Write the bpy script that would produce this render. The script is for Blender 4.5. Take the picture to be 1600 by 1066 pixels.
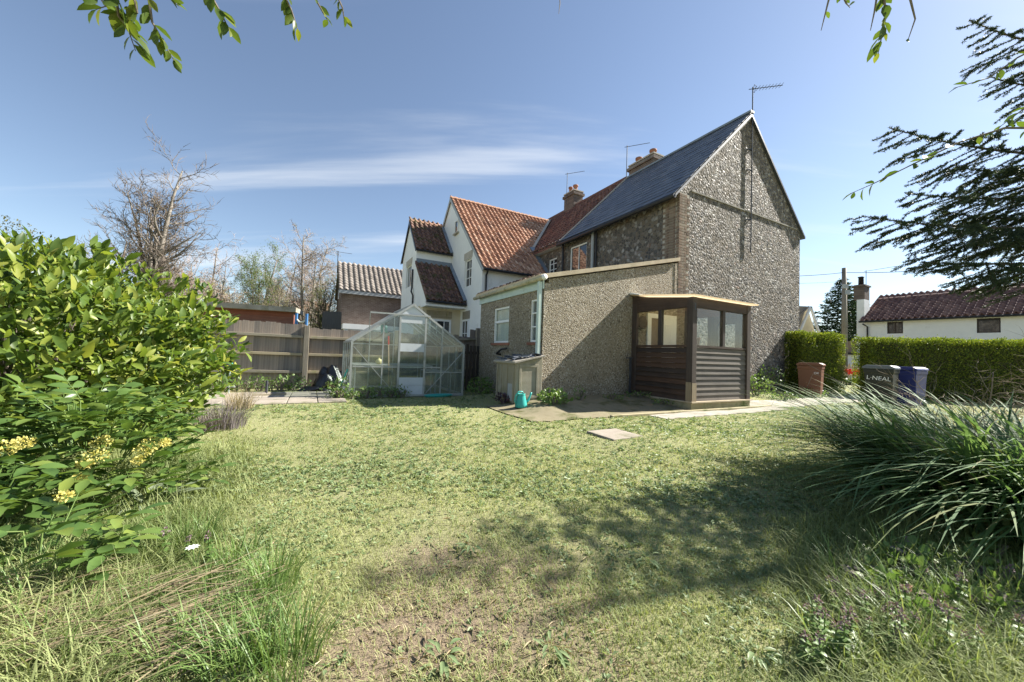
import bpy, math, random
import numpy as np
from mathutils import Vector, Matrix
rnd = random.Random(7)
RNG = np.random.default_rng(11)
scene = bpy.context.scene
for o in list(bpy.data.objects): bpy.data.objects.remove(o)
COL = scene.collection

# ------------------------------------------------------------------ camera
F_PX, YAW, PITCH, ROLL, CAM_H = 580.0, 1.077054, 0.035054, -0.034885, 1.1
fw = Vector((0, math.cos(PITCH), math.sin(PITCH))); rt = Vector((1, 0, 0)); dn = fw.cross(rt)
c_, s_ = math.cos(ROLL), math.sin(ROLL)
RT = rt*c_ + dn*s_; DN = rt*(-s_) + dn*c_
cam = bpy.data.objects.new('camera', bpy.data.cameras.new('camera')); COL.objects.link(cam)
cam.matrix_world = Matrix(((RT.x, -DN.x, -fw.x, 0), (RT.y, -DN.y, -fw.y, 0), (RT.z, -DN.z, -fw.z, CAM_H), (0, 0, 0, 1)))
cam.data.sensor_width = 36; cam.data.lens = 36*F_PX/1600; cam.data.clip_start = .05; cam.data.clip_end = 2000
scene.camera = cam
# house frame: r runs along the gable wall, l along the long wall
OX, OY = 0.68689, 8.33644
RX, RY = math.sin(YAW), math.cos(YAW)
def W(r, l, z=0): return Vector((OX+r*RX-l*RY, OY+r*RY+l*RX, z))
def RL(x, y): return ((x-OX)*RX+(y-OY)*RY, -(x-OX)*RY+(y-OY)*RX)
HROT = math.atan2(RY, RX)
SUN_EL, SUN_AZ = math.radians(39.5), YAW+math.radians(8.0)
TO_SUN = Vector((math.sin(SUN_AZ)*math.cos(SUN_EL), math.cos(SUN_AZ)*math.cos(SUN_EL), math.sin(SUN_EL)))

# ------------------------------------------------------------------ world, sun, exposure
world = bpy.data.worlds.new('World'); scene.world = world; world.use_nodes = True
wn = world.node_tree.nodes; wl = world.node_tree.links
for n in list(wn): wn.remove(n)
w_out = wn.new('ShaderNodeOutputWorld'); w_bg = wn.new('ShaderNodeBackground'); w_bg.inputs[1].default_value = 0.061
sky = wn.new('ShaderNodeTexSky'); sky.sky_type = 'NISHITA'; sky.sun_disc = False
sky.sun_elevation = SUN_EL; sky.sun_rotation = SUN_AZ; sky.altitude = 0; sky.air_density = 1.0; sky.dust_density = 0.25; sky.ozone_density = 1.6
tc = wn.new('ShaderNodeTexCoord'); sep = wn.new('ShaderNodeSeparateXYZ'); wl.new(tc.outputs['Generated'], sep.inputs[0])
def wmath(op, a, b=None, clamp=False):
    n = wn.new('ShaderNodeMath'); n.operation = op; n.use_clamp = clamp
    for i, v in enumerate((a, b)):
        if v is None: continue
        if isinstance(v, (int, float)): n.inputs[i].default_value = v
        else: wl.new(v, n.inputs[i])
    return n.outputs[0]
zc = wmath('MAXIMUM', wmath('ADD', sep.outputs[2], .12), .06)      # thin high cloud on a flat layer
cx = wmath('DIVIDE', sep.outputs[0], zc); cy = wmath('DIVIDE', sep.outputs[1], zc)
comb = wn.new('ShaderNodeCombineXYZ'); wl.new(cx, comb.inputs[0]); wl.new(cy, comb.inputs[1])
mp = wn.new('ShaderNodeMapping'); mp.inputs['Rotation'].default_value = (0, 0, math.radians(-8)); mp.inputs['Scale'].default_value = (.26, 1.75, 1); mp.inputs['Location'].default_value = (4.3, 8.17, 0)
wl.new(comb.outputs[0], mp.inputs[0])
cn = wn.new('ShaderNodeTexNoise'); cn.inputs['Scale'].default_value = 1.15; cn.inputs['Detail'].default_value = 7; cn.inputs['Roughness'].default_value = .55; cn.inputs['Distortion'].default_value = .35
wl.new(mp.outputs[0], cn.inputs['Vector'])
cr = wn.new('ShaderNodeMapRange'); cr.inputs[1].default_value = .50; cr.inputs[2].default_value = .74; cr.interpolation_type = 'SMOOTHSTEP'; wl.new(cn.outputs[0], cr.inputs[0])
cmask = wmath('MULTIPLY', cr.outputs[0], .46)
mixc = wn.new('ShaderNodeMix'); mixc.data_type = 'RGBA'; hsv = wn.new('ShaderNodeHueSaturation'); hsv.inputs['Saturation'].default_value = .92; hsv.inputs['Value'].default_value = .94; wl.new(sky.outputs[0], hsv.inputs['Color'])
wl.new(cmask, mixc.inputs[0]); wl.new(hsv.outputs[0], mixc.inputs[6]); mixc.inputs[7].default_value = (6.0, 6.2, 6.4, 1)
wl.new(mixc.outputs[2], w_bg.inputs[0]); wl.new(w_bg.outputs[0], w_out.inputs[0])
sun = bpy.data.objects.new('sun', bpy.data.lights.new('sun', 'SUN')); COL.objects.link(sun)
sun.data.energy = 4.8; sun.data.angle = math.radians(.55); sun.data.color = (1, .95, .86)
sun.rotation_euler = TO_SUN.to_track_quat('Z', 'Y').to_euler(); sun.location = TO_SUN*60
scene.view_settings.view_transform = 'Standard'; scene.view_settings.look = 'None'; scene.view_settings.gamma = 1
scene.view_settings.exposure = 1.62; scene.view_settings.use_curve_mapping = False
scene.render.engine = 'CYCLES'
scene.cycles.max_bounces = 8; scene.cycles.transparent_max_bounces = 24

# ------------------------------------------------------------------ helpers
def ray(x, y): return RT*((x-800)/F_PX) + DN*((y-533)/F_PX) + fw
def at(x, y, Y):                                     # photo pixel at a depth Y
    d = ray(x, y); return Vector((0, 0, CAM_H)) + d*(Y/d.y)
def sm(t): t = np.clip(t, 0, 1); return t*t*(3-2*t)
def Tn(x, y):                                        # terrain height
    x = np.asarray(x, float); y = np.asarray(y, float)
    r = (x-OX)*RX+(y-OY)*RY; l = -(x-OX)*RY+(y-OY)*RX
    b = sm((r+1.3)/1.3)*np.where(r < .3, 1-sm(l/3.2), 1.0)
    z = b*.17*sm((l+1.75)/1.65) + (1-b)*(-.09)*sm(l/5)
    near = np.exp(-((x/14)**2+((y-5)/9)**2))
    return z + near*(.012*np.sin(2.1*x+.7*y)+.010*np.sin(1.3*y-2.9*x+1)+.006*np.sin(5.3*x+4.1*y)) * sm((-l+.2)/1.5+.2)
def T(x, y): return float(Tn(x, y))
def gp(x, y, z=None):          # ground point under a photo pixel
    d = ray(x, y); z0 = 0
    for _ in range(12): p = Vector((0, 0, CAM_H))+d*((z0-CAM_H)/d.z); z0 = T(p.x, p.y)
    return Vector((p.x, p.y, z0))
def tag(o, label=None, cat=None, group=None, kind=None):
    if label: o['label'] = label
    if cat: o['category'] = cat
    if group: o['group'] = group
    if kind: o['kind'] = kind
    return o
def thing(name, label, cat, loc=(0, 0, 0), rotz=0, group=None):
    o = bpy.data.objects.new(name, None); COL.objects.link(o); o.location = loc; o.rotation_euler = (0, 0, rotz); o.empty_display_size = .2
    return tag(o, label, cat, group)
def hthing(name, label, cat, r=0, l=0, z=0, group=None, rot=0): return thing(name, label, cat, W(r, l, z), HROT+rot, group)
def link(name, me, mat=None, parent=None, loc=None, rot=None, mtx=None):
    o = bpy.data.objects.new(name, me); COL.objects.link(o)
    if mat is not None and not me.materials: me.materials.append(mat)
    if parent is not None: o.parent = parent
    if mtx is not None: o.matrix_local = mtx
    if loc is not None: o.location = loc
    if rot is not None: o.rotation_euler = rot
    return o
def copy_tree(o, parent=None):
    c = o.copy(); COL.objects.link(c)
    if parent is not None: c.parent = parent
    for ch in list(o.children): copy_tree(ch, c)
    return c
def npmesh(name, V, F, smooth=False, tint=None):
    V = np.asarray(V, np.float32); F = np.asarray(F, np.int32); k = F.shape[1]
    me = bpy.data.meshes.new(name); me.vertices.add(len(V)); me.vertices.foreach_set('co', V.ravel())
    me.loops.add(F.size); me.loops.foreach_set('vertex_index', F.ravel())
    me.polygons.add(len(F)); me.polygons.foreach_set('loop_start', np.arange(0, F.size, k, dtype=np.int32))
    if smooth: me.polygons.foreach_set('use_smooth', np.ones(len(F), bool))
    if tint is not None:
        a = me.attributes.new('tint', 'FLOAT', 'POINT'); a.data.foreach_set('value', np.asarray(tint, np.float32))
    me.update(calc_edges=True); return me
class MB:
    def __init__(s): s.v = []; s.f = []
    def add(s, vs, fs):
        b = len(s.v); s.v += [tuple(p) for p in vs]; s.f += [tuple(i+b for i in f) for f in fs]; return s
    def box(s, x0, x1, y0, y1, z0, z1):
        return s.add([(x0,y0,z0),(x1,y0,z0),(x1,y1,z0),(x0,y1,z0),(x0,y0,z1),(x1,y0,z1),(x1,y1,z1),(x0,y1,z1)],
                     [(0,3,2,1),(4,5,6,7),(0,1,5,4),(1,2,6,5),(2,3,7,6),(3,0,4,7)])
    def bar(s, p, q, w, h, up=(0, 0, 1)):
        p = Vector(p); q = Vector(q); d = (q-p).normalized(); u = Vector(up)
        if abs(d.dot(u)) > .98: u = Vector((0, 1, 0))
        x = d.cross(u).normalized(); z = x.cross(d).normalized(); x = x*w/2; z = z*h/2
        return s.add([p-x-z, p+x-z, p+x+z, p-x+z, q-x-z, q+x-z, q+x+z, q-x+z],
                     [(0,1,2,3),(7,6,5,4),(0,4,5,1),(1,5,6,2),(2,6,7,3),(3,7,4,0)])
    def tube(s, pts, rad, n=6, cap=True):
        pts = [Vector(p) for p in pts]; m = len(pts); rad = [rad]*m if isinstance(rad, (int, float)) else rad
        vs = []; fs = []; ref = None
        for i, p in enumerate(pts):
            d = (pts[min(i+1, m-1)]-pts[max(i-1, 0)])
            d = d.normalized() if d.length > 1e-9 else Vector((0, 0, 1))
            if ref is None: ref = d.orthogonal().normalized()
            ref = (ref-d*ref.dot(d)); ref = ref.normalized() if ref.length > 1e-6 else d.orthogonal().normalized()
            b = d.cross(ref)
            for k in range(n):
                a = 2*math.pi*k/n; vs.append(p+(ref*math.cos(a)+b*math.sin(a))*rad[i])
        for i in range(m-1):
            for k in range(n): k2 = (k+1) % n; fs.append((i*n+k, i*n+k2, (i+1)*n+k2, (i+1)*n+k))
        if cap: fs.append(tuple(range(n-1, -1, -1))); fs.append(tuple((m-1)*n+k for k in range(n)))
        return s.add(vs, fs)
    def prism(s, poly, a, b, f):                     # polygon (u, v) extruded from a to b; f(u, v, t) -> xyz
        n = len(poly); vs = [f(u, v, a) for u, v in poly]+[f(u, v, b) for u, v in poly]
        fs = [tuple(range(n)), tuple(range(2*n-1, n-1, -1))]+[(i, i+n, (i+1) % n+n, (i+1) % n) for i in range(n)]
        return s.add(vs, fs)
    def lathe(s, prof, n=16, c=(0, 0, 0)):
        vs = []; fs = []; m = len(prof)
        for r, z in prof:
            for k in range(n): a = 2*math.pi*k/n; vs.append((c[0]+r*math.cos(a), c[1]+r*math.sin(a), c[2]+z))
        for i in range(m-1):
            for k in range(n): k2 = (k+1) % n; fs.append((i*n+k, i*n+k2, (i+1)*n+k2, (i+1)*n+k))
        fs.append(tuple(range(n-1, -1, -1))); fs.append(tuple((m-1)*n+k for k in range(n)))
        return s.add(vs, fs)
    def mesh(s, name):
        me = bpy.data.meshes.new(name); me.from_pydata(s.v, [], s.f)
        import bmesh
        bm = bmesh.new(); bm.from_mesh(me); bmesh.ops.recalc_face_normals(bm, faces=bm.faces); bm.to_mesh(me); bm.free()
        me.update(); return me
    def build(s, name, mat, parent=None, smooth=False, bevel=0, loc=None, rot=None, mtx=None):
        me = s.mesh(name)
        if smooth:
            for p in me.polygons: p.use_smooth = True
        o = link(name, me, mat, parent, loc, rot, mtx)
        if bevel: m = o.modifiers.new('bevel', 'BEVEL'); m.width = bevel; m.segments = 2; m.limit_method = 'ANGLE'
        return o
def wall_grid(mb, us, zs, holes, f, th):             # wall with real openings; f(u, z, t) t = 0 outer, th inner
    us = sorted(set(us+[h[0] for h in holes]+[h[1] for h in holes])); zs = sorted(set(zs+[h[2] for h in holes]+[h[3] for h in holes]))
    solid = lambda i, j: 0 <= i < len(us)-1 and 0 <= j < len(zs)-1 and not any(h[0]-1e-6 <= (us[i]+us[i+1])/2 <= h[1] and h[2] <= (zs[j]+zs[j+1])/2 <= h[3] for h in holes)
    q = lambda a: mb.add(a, [(0, 1, 2, 3)])
    for i in range(len(us)-1):
        for j in range(len(zs)-1):
            if not solid(i, j): continue
            a, b, c, d = us[i], us[i+1], zs[j], zs[j+1]
            for t in (0, th): q([f(a, c, t), f(b, c, t), f(b, d, t), f(a, d, t)])
            if not solid(i-1, j): q([f(a, c, 0), f(a, d, 0), f(a, d, th), f(a, c, th)])
            if not solid(i+1, j): q([f(b, c, 0), f(b, d, 0), f(b, d, th), f(b, c, th)])
            if not solid(i, j-1): q([f(a, c, 0), f(b, c, 0), f(b, c, th), f(a, c, th)])
            if not solid(i, j+1): q([f(a, d, 0), f(b, d, 0), f(b, d, th), f(a, d, th)])
    return mb
def basis(u, n, o): u = Vector(u); n = Vector(n); z = u.cross(n) if u.cross(n).z > 0 else n.cross(u); return Matrix(((u.x, n.x, z.x, o[0]), (u.y, n.y, z.y, o[1]), (u.z, n.z, z.z, o[2]), (0, 0, 0, 1)))
def window(parent, o, u, n, w, h, mull=(), trans=(), fr=.055, mat=None, glass=None, bars=.03, name='window', sill=None, back=None, boff=.24):
    """o: lower corner, u: along the wall, n: outward; bars at fractions."""
    m = basis(u, n, o); mb = MB()
    mb.box(0, w, -.03, .03, 0, fr); mb.box(0, w, -.03, .03, h-fr, h); mb.box(0, fr, -.03, .03, fr, h-fr); mb.box(w-fr, w, -.03, .03, fr, h-fr)
    for a in mull: mb.box(w*a-bars/2, w*a+bars/2, -.025, .022, fr, h-fr)
    for b in trans: mb.box(fr, w-fr, -.022, .019, h*b-bars/2, h*b+bars/2)
    win = mb.build(name, mat, parent, mtx=m)
    xs = [fr]+[w*a for a in mull]+[w-fr]; zs = [fr]+[h*b for b in trans]+[h-fr]
    for i in range(len(xs)-1):
        for j in range(len(zs)-1):
            MB().box(xs[i]-.005, xs[i+1]+.005, -.008, -.003, zs[j]-.005, zs[j+1]+.005).build('pane', glass, win)
    if back is not None: MB().box(.01, w-.01, -boff-.01, -boff, .01, h-.01).build('blind', back, win)
    if sill is not None: MB().box(-.07, w+.07, -.08, .09, -.07, -.006).build('sill', sill, win)
    return win

# ------------------------------------------------------------------ materials
class NT:
    def __init__(s, name):
        s.m = bpy.data.materials.new(name); s.m.use_nodes = True; s.t = s.m.node_tree; s.n = s.t.nodes; s.l = s.t.links
        for n in list(s.n): s.n.remove(n)
        s.out = s.n.new('ShaderNodeOutputMaterial'); s.p = s.n.new('ShaderNodeBsdfPrincipled'); s.l.new(s.p.outputs[0], s.out.inputs[0])
        s.tc = s.n.new('ShaderNodeTexCoord')
    def set(s, node, **kw):
        for k, v in kw.items(): s.inp(node.inputs[k.replace('_', ' ')], v)
        return node
    def inp(s, sock, v):
        if hasattr(v, 'is_output') or isinstance(v, bpy.types.NodeSocket): s.l.new(v, sock)
        else: sock.default_value = v
    def coords(s, scale=(1, 1, 1), rot=(0, 0, 0), kind='Object'):
        m = s.n.new('ShaderNodeMapping'); s.l.new(s.tc.outputs[kind], m.inputs[0]); m.inputs['Scale'].default_value = scale; m.inputs['Rotation'].default_value = rot; return m.outputs[0]
    def noise(s, vec, scale, detail=4, rough=.55, dist=0):
        n = s.n.new('ShaderNodeTexNoise'); s.l.new(vec, n.inputs['Vector']); n.inputs['Scale'].default_value = scale; n.inputs['Detail'].default_value = detail; n.inputs['Roughness'].default_value = rough; n.inputs['Distortion'].default_value = dist; return n.outputs[0]
    def vor(s, vec, scale, feature='F1', rand=1):
        n = s.n.new('ShaderNodeTexVoronoi'); n.feature = feature; s.l.new(vec, n.inputs['Vector']); n.inputs['Scale'].default_value = scale; n.inputs['Randomness'].default_value = rand; return n
    def ramp(s, fac, stops, const=False):
        n = s.n.new('ShaderNodeValToRGB'); s.l.new(fac, n.inputs[0]); e = n.color_ramp.elements
        if const: n.color_ramp.interpolation = 'CONSTANT'
        while len(e) < len(stops): e.new(.5)
        for el, (p, c) in zip(e, stops): el.position = p; el.color = (*c, 1) if len(c) == 3 else c
        return n.outputs[0]
    def rng(s, v, a, b, c=0., d=1., smooth=False):
        n = s.n.new('ShaderNodeMapRange'); s.l.new(v, n.inputs[0])
        for i, x in enumerate((a, b, c, d)): n.inputs[i+1].default_value = x
        if smooth: n.interpolation_type = 'SMOOTHSTEP'
        return n.outputs[0]
    def math(s, op, a, b=0.0):
        n = s.n.new('ShaderNodeMath'); n.operation = op; s.inp(n.inputs[0], a); s.inp(n.inputs[1], b); return n.outputs[0]
    def mix(s, fac, a, b, blend='MIX'):
        n = s.n.new('ShaderNodeMix'); n.data_type = 'RGBA'; n.blend_type = blend
        for i, v in ((0, fac), (6, a), (7, b)):
            if isinstance(v, tuple) and len(v) == 3: v = (*v, 1)
            s.inp(n.inputs[i], v)
        return n.outputs[2]
    def bump(s, h, strength=.5, dist=.02):
        n = s.n.new('ShaderNodeBump'); s.l.new(h, n.inputs['Height']); n.inputs['Strength'].default_value = strength; n.inputs['Distance'].default_value = dist; s.l.new(n.outputs[0], s.p.inputs['Normal']); return n
    def island(s): return s.n.new('ShaderNodeNewGeometry').outputs['Random Per Island']
    def objrand(s): return s.n.new('ShaderNodeObjectInfo').outputs['Random']
    def attr(s, name): n = s.n.new('ShaderNodeAttribute'); n.attribute_name = name; return n.outputs['Fac']
    def base(s, col, rough=.7, spec=.5, metal=0):
        if isinstance(col, tuple) and len(col) == 3: col = (*col, 1)
        s.inp(s.p.inputs['Base Color'], col); s.inp(s.p.inputs['Roughness'], rough); s.inp(s.p.inputs['Specular IOR Level'], spec); s.inp(s.p.inputs['Metallic'], metal); return s
def var(name, c1, c2, scale=3, rough=.8, bump=.2, bscale=60, stretch=(1, 1, 1), spec=.3, dirt=None, metal=0, dist=.01, perobj=0, detail=5):
    t = NT(name); v = t.coords(stretch); n = t.noise(v, scale, detail, .6)
    col = t.mix(t.rng(n, .3, .7), c1, c2)
    if dirt: col = t.mix(t.rng(t.noise(t.coords(), dirt[1], 6, .65), dirt[2], dirt[2]+.18), col, dirt[0])
    if perobj:
        hs = t.n.new('ShaderNodeHueSaturation'); t.l.new(col, hs.inputs['Color']); t.l.new(t.rng(t.objrand(), 0, 1, 1-perobj, 1+perobj), hs.inputs['Value']); col = hs.outputs[0]
    t.base(col, rough, spec, metal)
    if bump: t.bump(t.noise(v, bscale, 4, .65), bump, dist)
    return t.m
def leafmat(name, stops, rough=.4, trans=.3, spec=.5, use='island', vary=.0):
    t = NT(name); src = t.island() if use == 'island' else (t.attr('tint') if use == 'tint' else t.objrand())
    col = t.ramp(src, stops)
    col = t.mix(t.rng(t.noise(t.coords(), 1.3, 3), .35, .65), col, t.mix(.5, col, tuple(min(1, x*1.25) for x in stops[len(stops)//2][1])))
    t.base(col, rough, spec)
    tr = t.n.new('ShaderNodeBsdfTranslucent'); t.l.new(t.mix(1.0, col, (1.0, 1.0, .55), 'MULTIPLY'), tr.inputs[0])
    mx = t.n.new('ShaderNodeMixShader'); mx.inputs[0].default_value = trans; t.l.new(t.p.outputs[0], mx.inputs[1]); t.l.new(tr.outputs[0], mx.inputs[2]); t.l.new(mx.outputs[0], t.out.inputs[0])
    return t.m
def glassmat(name, dirt=.1, tint=(.93, .96, .95), refl=1.0, dirtcol=(.62, .66, .62), dscale=3):
    t = NT(name); tr = t.n.new('ShaderNodeBsdfTransparent'); tr.inputs[0].default_value = (*tint, 1)
    gl = t.n.new('ShaderNodeBsdfGlossy'); gl.inputs['Roughness'].default_value = .015
    lw = t.n.new('ShaderNodeLayerWeight'); lw.inputs['Blend'].default_value = .5; fres = t.math('ADD', t.math('MULTIPLY', t.math('POWER', lw.outputs['Facing'], 5.0), .9), .045)
    m1 = t.n.new('ShaderNodeMixShader'); t.l.new(t.math('MULTIPLY', fres, refl), m1.inputs[0]); t.l.new(tr.outputs[0], m1.inputs[1]); t.l.new(gl.outputs[0], m1.inputs[2])
    df = t.n.new('ShaderNodeBsdfDiffuse'); df.inputs[0].default_value = (*dirtcol, 1)
    m2 = t.n.new('ShaderNodeMixShader'); t.l.new(t.rng(t.noise(t.coords(), dscale, 6, .65), .3, .75, dirt*.3, dirt*1.7), m2.inputs[0]); t.l.new(m1.outputs[0], m2.inputs[1]); t.l.new(df.outputs[0], m2.inputs[2])
    t.l.new(m2.outputs[0], t.out.inputs[0]); return t.m
M = {}
# flint rubble
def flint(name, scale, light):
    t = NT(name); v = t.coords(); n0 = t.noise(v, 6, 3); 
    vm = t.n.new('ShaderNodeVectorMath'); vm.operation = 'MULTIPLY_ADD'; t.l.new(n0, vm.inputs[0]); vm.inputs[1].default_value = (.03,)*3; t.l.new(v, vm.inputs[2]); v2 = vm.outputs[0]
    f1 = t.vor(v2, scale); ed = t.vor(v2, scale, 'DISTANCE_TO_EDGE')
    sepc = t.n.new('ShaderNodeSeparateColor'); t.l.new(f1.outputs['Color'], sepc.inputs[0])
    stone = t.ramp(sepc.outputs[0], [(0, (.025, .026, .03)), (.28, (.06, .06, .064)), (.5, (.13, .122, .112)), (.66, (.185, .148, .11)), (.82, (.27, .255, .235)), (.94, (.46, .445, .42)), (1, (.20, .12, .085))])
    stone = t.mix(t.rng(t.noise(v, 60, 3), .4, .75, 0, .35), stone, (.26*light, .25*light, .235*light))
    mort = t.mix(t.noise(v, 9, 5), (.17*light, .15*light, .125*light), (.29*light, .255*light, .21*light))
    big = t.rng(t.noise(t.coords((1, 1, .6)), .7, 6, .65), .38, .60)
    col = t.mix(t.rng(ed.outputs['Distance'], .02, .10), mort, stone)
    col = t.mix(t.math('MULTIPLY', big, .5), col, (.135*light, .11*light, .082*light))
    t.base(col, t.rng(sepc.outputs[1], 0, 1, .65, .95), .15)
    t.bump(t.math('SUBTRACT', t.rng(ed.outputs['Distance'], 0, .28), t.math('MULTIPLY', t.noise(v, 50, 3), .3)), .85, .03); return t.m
M['flint'] = flint('flint_rubble', 11.5, 1.0)
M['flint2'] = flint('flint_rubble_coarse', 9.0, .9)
def roughcast(name, a, b, scale=42):
    t = NT(name); v = t.coords(); f = t.vor(v, scale); sc = t.n.new('ShaderNodeSeparateColor'); t.l.new(f.outputs['Color'], sc.inputs[0])
    col = t.mix(sc.outputs[0], a, b); col = t.mix(t.math('GREATER_THAN', sc.outputs[1], .86), col, (.58, .53, .44)); col = t.mix(t.math('GREATER_THAN', sc.outputs[2], .86), col, (.16, .125, .085))
    st = t.noise(t.coords((1, 1, .35)), 1.1, 6, .62); col = t.mix(t.rng(st, .42, .72, 0, .45), col, (.20, .17, .115))
    t.base(col, .9, .25); t.bump(t.math('SUBTRACT', t.noise(v, 30, 3), f.outputs['Distance']), 1.0, .03); return t.m
M['render'] = roughcast('pebbledash_render', (.30, .25, .175), (.43, .37, .275))
def woodmat(name, a, b, axis, grain=1.0, rough=.75, moss=None, perobj=.18):
    t = NT(name); s = [28., 28., 28.]; s[axis] = 1.2; v = t.coords(tuple(s)); n = t.noise(v, grain, 6, .65, .4)
    col = t.mix(t.rng(n, .3, .72), a, b); blot = t.noise(t.coords(), 2.2, 5, .6); col = t.mix(t.rng(blot, .5, .75, 0, .5), col, tuple(x*.6 for x in a))
    if moss: col = t.mix(t.rng(t.noise(t.coords(), 5, 5), .55, .72, 0, .7), col, moss)
    hs = t.n.new('ShaderNodeHueSaturation'); t.l.new(col, hs.inputs['Color']); r = t.objrand(); t.l.new(t.rng(r, 0, 1, 1-perobj, 1+perobj), hs.inputs['Value']); t.l.new(t.rng(r, 0, 1, .75, 1.15), hs.inputs['Saturation'])
    t.base(hs.outputs[0], rough, .3); t.bump(n, .35, .006); return t.m
M['porch_wood'] = woodmat('dark_stained_boards', (.040, .026, .019), (.075, .050, .036), 0)
M['porch_wood_y'] = woodmat('dark_stained_boards_side', (.055, .034, .025), (.095, .060, .043), 1, perobj=.3)
M['porch_weathered'] = woodmat('weathered_boards', (.075, .063, .053), (.155, .135, .115), 0, perobj=.28)
M['porch_post'] = woodmat('porch_post_wood', (.050, .036, .030), (.085, .066, .055), 2)
M['repair'] = woodmat('bare_repair_wood', (.20, .155, .10), (.30, .24, .16), 2)
M['fence'] = woodmat('weathered_fence_board', (.17, .135, .11), (.33, .285, .24), 2, perobj=.30)
M['rail'] = woodmat('fence_rail', (.25, .21, .14), (.38, .33, .24), 0, moss=(.20, .20, .08))
M['post'] = woodmat('fence_post', (.17, .145, .11), (.28, .25, .20), 2)
M['plinth'] = var('mossy_plinth', (.30, .25, .15), (.40, .35, .22), 3, .9, .4, 40, dirt=((.10, .12, .035), 2.5, .5))
M['felt'] = var('roof_felt_edge', (.42, .34, .23), (.55, .46, .33), 4, .9, .3, 50)
M['concrete'] = var('concrete', (.27, .245, .205), (.39, .36, .31), 2.0, .92, .35, 70, dirt=((.13, .12, .06), 1.4, .52))
M['mossy_pad'] = var('mossy_concrete', (.17, .145, .085), (.27, .235, .16), 2.2, .95, .4, 60, dirt=((.085, .085, .028), 2.2, .47))
t = NT('plastic_roof_sheet'); t.base((.36, .29, .20), .6, .3); _tr = t.n.new('ShaderNodeBsdfTranslucent'); _tr.inputs[0].default_value = (.85, .76, .60, 1); _mx = t.n.new('ShaderNodeMixShader'); _mx.inputs[0].default_value = .8; t.l.new(t.p.outputs[0], _mx.inputs[1]); t.l.new(_tr.outputs[0], _mx.inputs[2]); t.l.new(_mx.outputs[0], t.out.inputs[0]); M['sheet'] = t.m
M['slab'] = var('stone_slab', (.24, .205, .165), (.34, .30, .25), 3, .9, .35, 60, dirt=((.15, .14, .085), 2, .5), perobj=.1)
M['white'] = var('white_paint', (.72, .73, .72), (.80, .80, .78), 2, .6, .12, 40, dirt=((.52, .52, .48), 1.3, .62))
M['white_gloss'] = var('white_window_paint', (.78, .78, .76), (.82, .82, .80), 5, .35, 0)
M['cream'] = var('cream_paint', (.58, .50, .34), (.66, .58, .42), 2, .7, .15, 50)
M['pale_green'] = var('pale_green_paint', (.42, .52, .47), (.52, .61, .56), 3, .5, .1, 40, dirt=((.30, .34, .24), 4, .6))
M['gutter'] = var('mossy_gutter', (.34, .31, .20), (.50, .46, .33), 3, .7, .2, 30, dirt=((.14, .15, .05), 5, .52))
M['black_plastic'] = var('black_plastic', (.012, .012, .014), (.022, .022, .024), 4, .35, .1, 20, spec=.5)
M['blackpipe'] = var('black_gutter_paint', (.015, .015, .018), (.03, .03, .034), 4, .4, 0)
M['greypipe'] = var('grey_pipe', (.30, .32, .33), (.40, .42, .43), 4, .5, 0)
M['lead'] = var('lead_flashing', (.14, .17, .21), (.22, .26, .31), 3, .5, .2, 20)
M['metal'] = var('aluminium', (.34, .35, .34), (.46, .47, .45), 6, .5, .05, 60, metal=.4, dirt=((.20, .20, .16), 6, .55))
M['dark_metal'] = var('dark_metal', (.05, .055, .065), (.09, .095, .105), 6, .5, .1, 40, metal=.3)
M['slate'] = None
t = NT('slate'); v = t.coords(); rr = t.objrand(); c = t.ramp(rr, [(0, (.042, .050, .066)), (.5, (.066, .076, .096)), (1, (.10, .108, .125))]); c = t.mix(t.rng(t.noise(v, 9, 5), .55, .75, 0, .6), c, (.085, .085, .05)); t.base(c, .48, .5); t.bump(t.noise(v, 30, 5), .35, .008); M['slate'] = t.m
def tilemat(name, stops, moss, use, mossth=.55):
    t = NT(name); rr = t.objrand() if use == 'obj' else t.island(); v = t.coords(kind='Object'); c = t.ramp(rr, stops)
    pos = t.n.new('ShaderNodeNewGeometry').outputs['Position']
    c = t.mix(t.rng(t.noise(pos, 2.4, 6, .7), mossth, mossth+.12, 0, .85), c, moss); c = t.mix(t.rng(t.noise(pos, 23, 3), .55, .75, 0, .4), c, (.42, .36, .28))
    t.base(c, .8, .3); t.bump(t.noise(pos, 70, 4), .3, .006); return t.m
M['pantile'] = tilemat('orange_pantile', [(0, (.27, .14, .09)), (.35, (.40, .215, .135)), (.7, (.50, .29, .19)), (1, (.56, .38, .27))], (.22, .16, .07), 'obj', .60)
M['pantile_moss'] = tilemat('mossy_pantile', [(0, (.085, .05, .042)), (.4, (.145, .078, .06)), (1, (.22, .12, .085))], (.06, .065, .015), 'obj', .50)
M['pantile_red'] = tilemat('red_pantile', [(0, (.085, .042, .038)), (.5, (.125, .06, .052)), (1, (.18, .10, .08))], (.14, .11, .08), 'island', .6)
M['pantile_cott'] = tilemat('dark_red_pantile', [(0, (.13, .07, .065)), (.5, (.19, .105, .09)), (1, (.27, .16, .13))], (.20, .16, .12), 'island', .65)
M['conc_tile'] = tilemat('grey_brown_tile', [(0, (.19, .165, .145)), (1, (.29, .255, .225))], (.15, .13, .10), 'island', .6)
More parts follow.
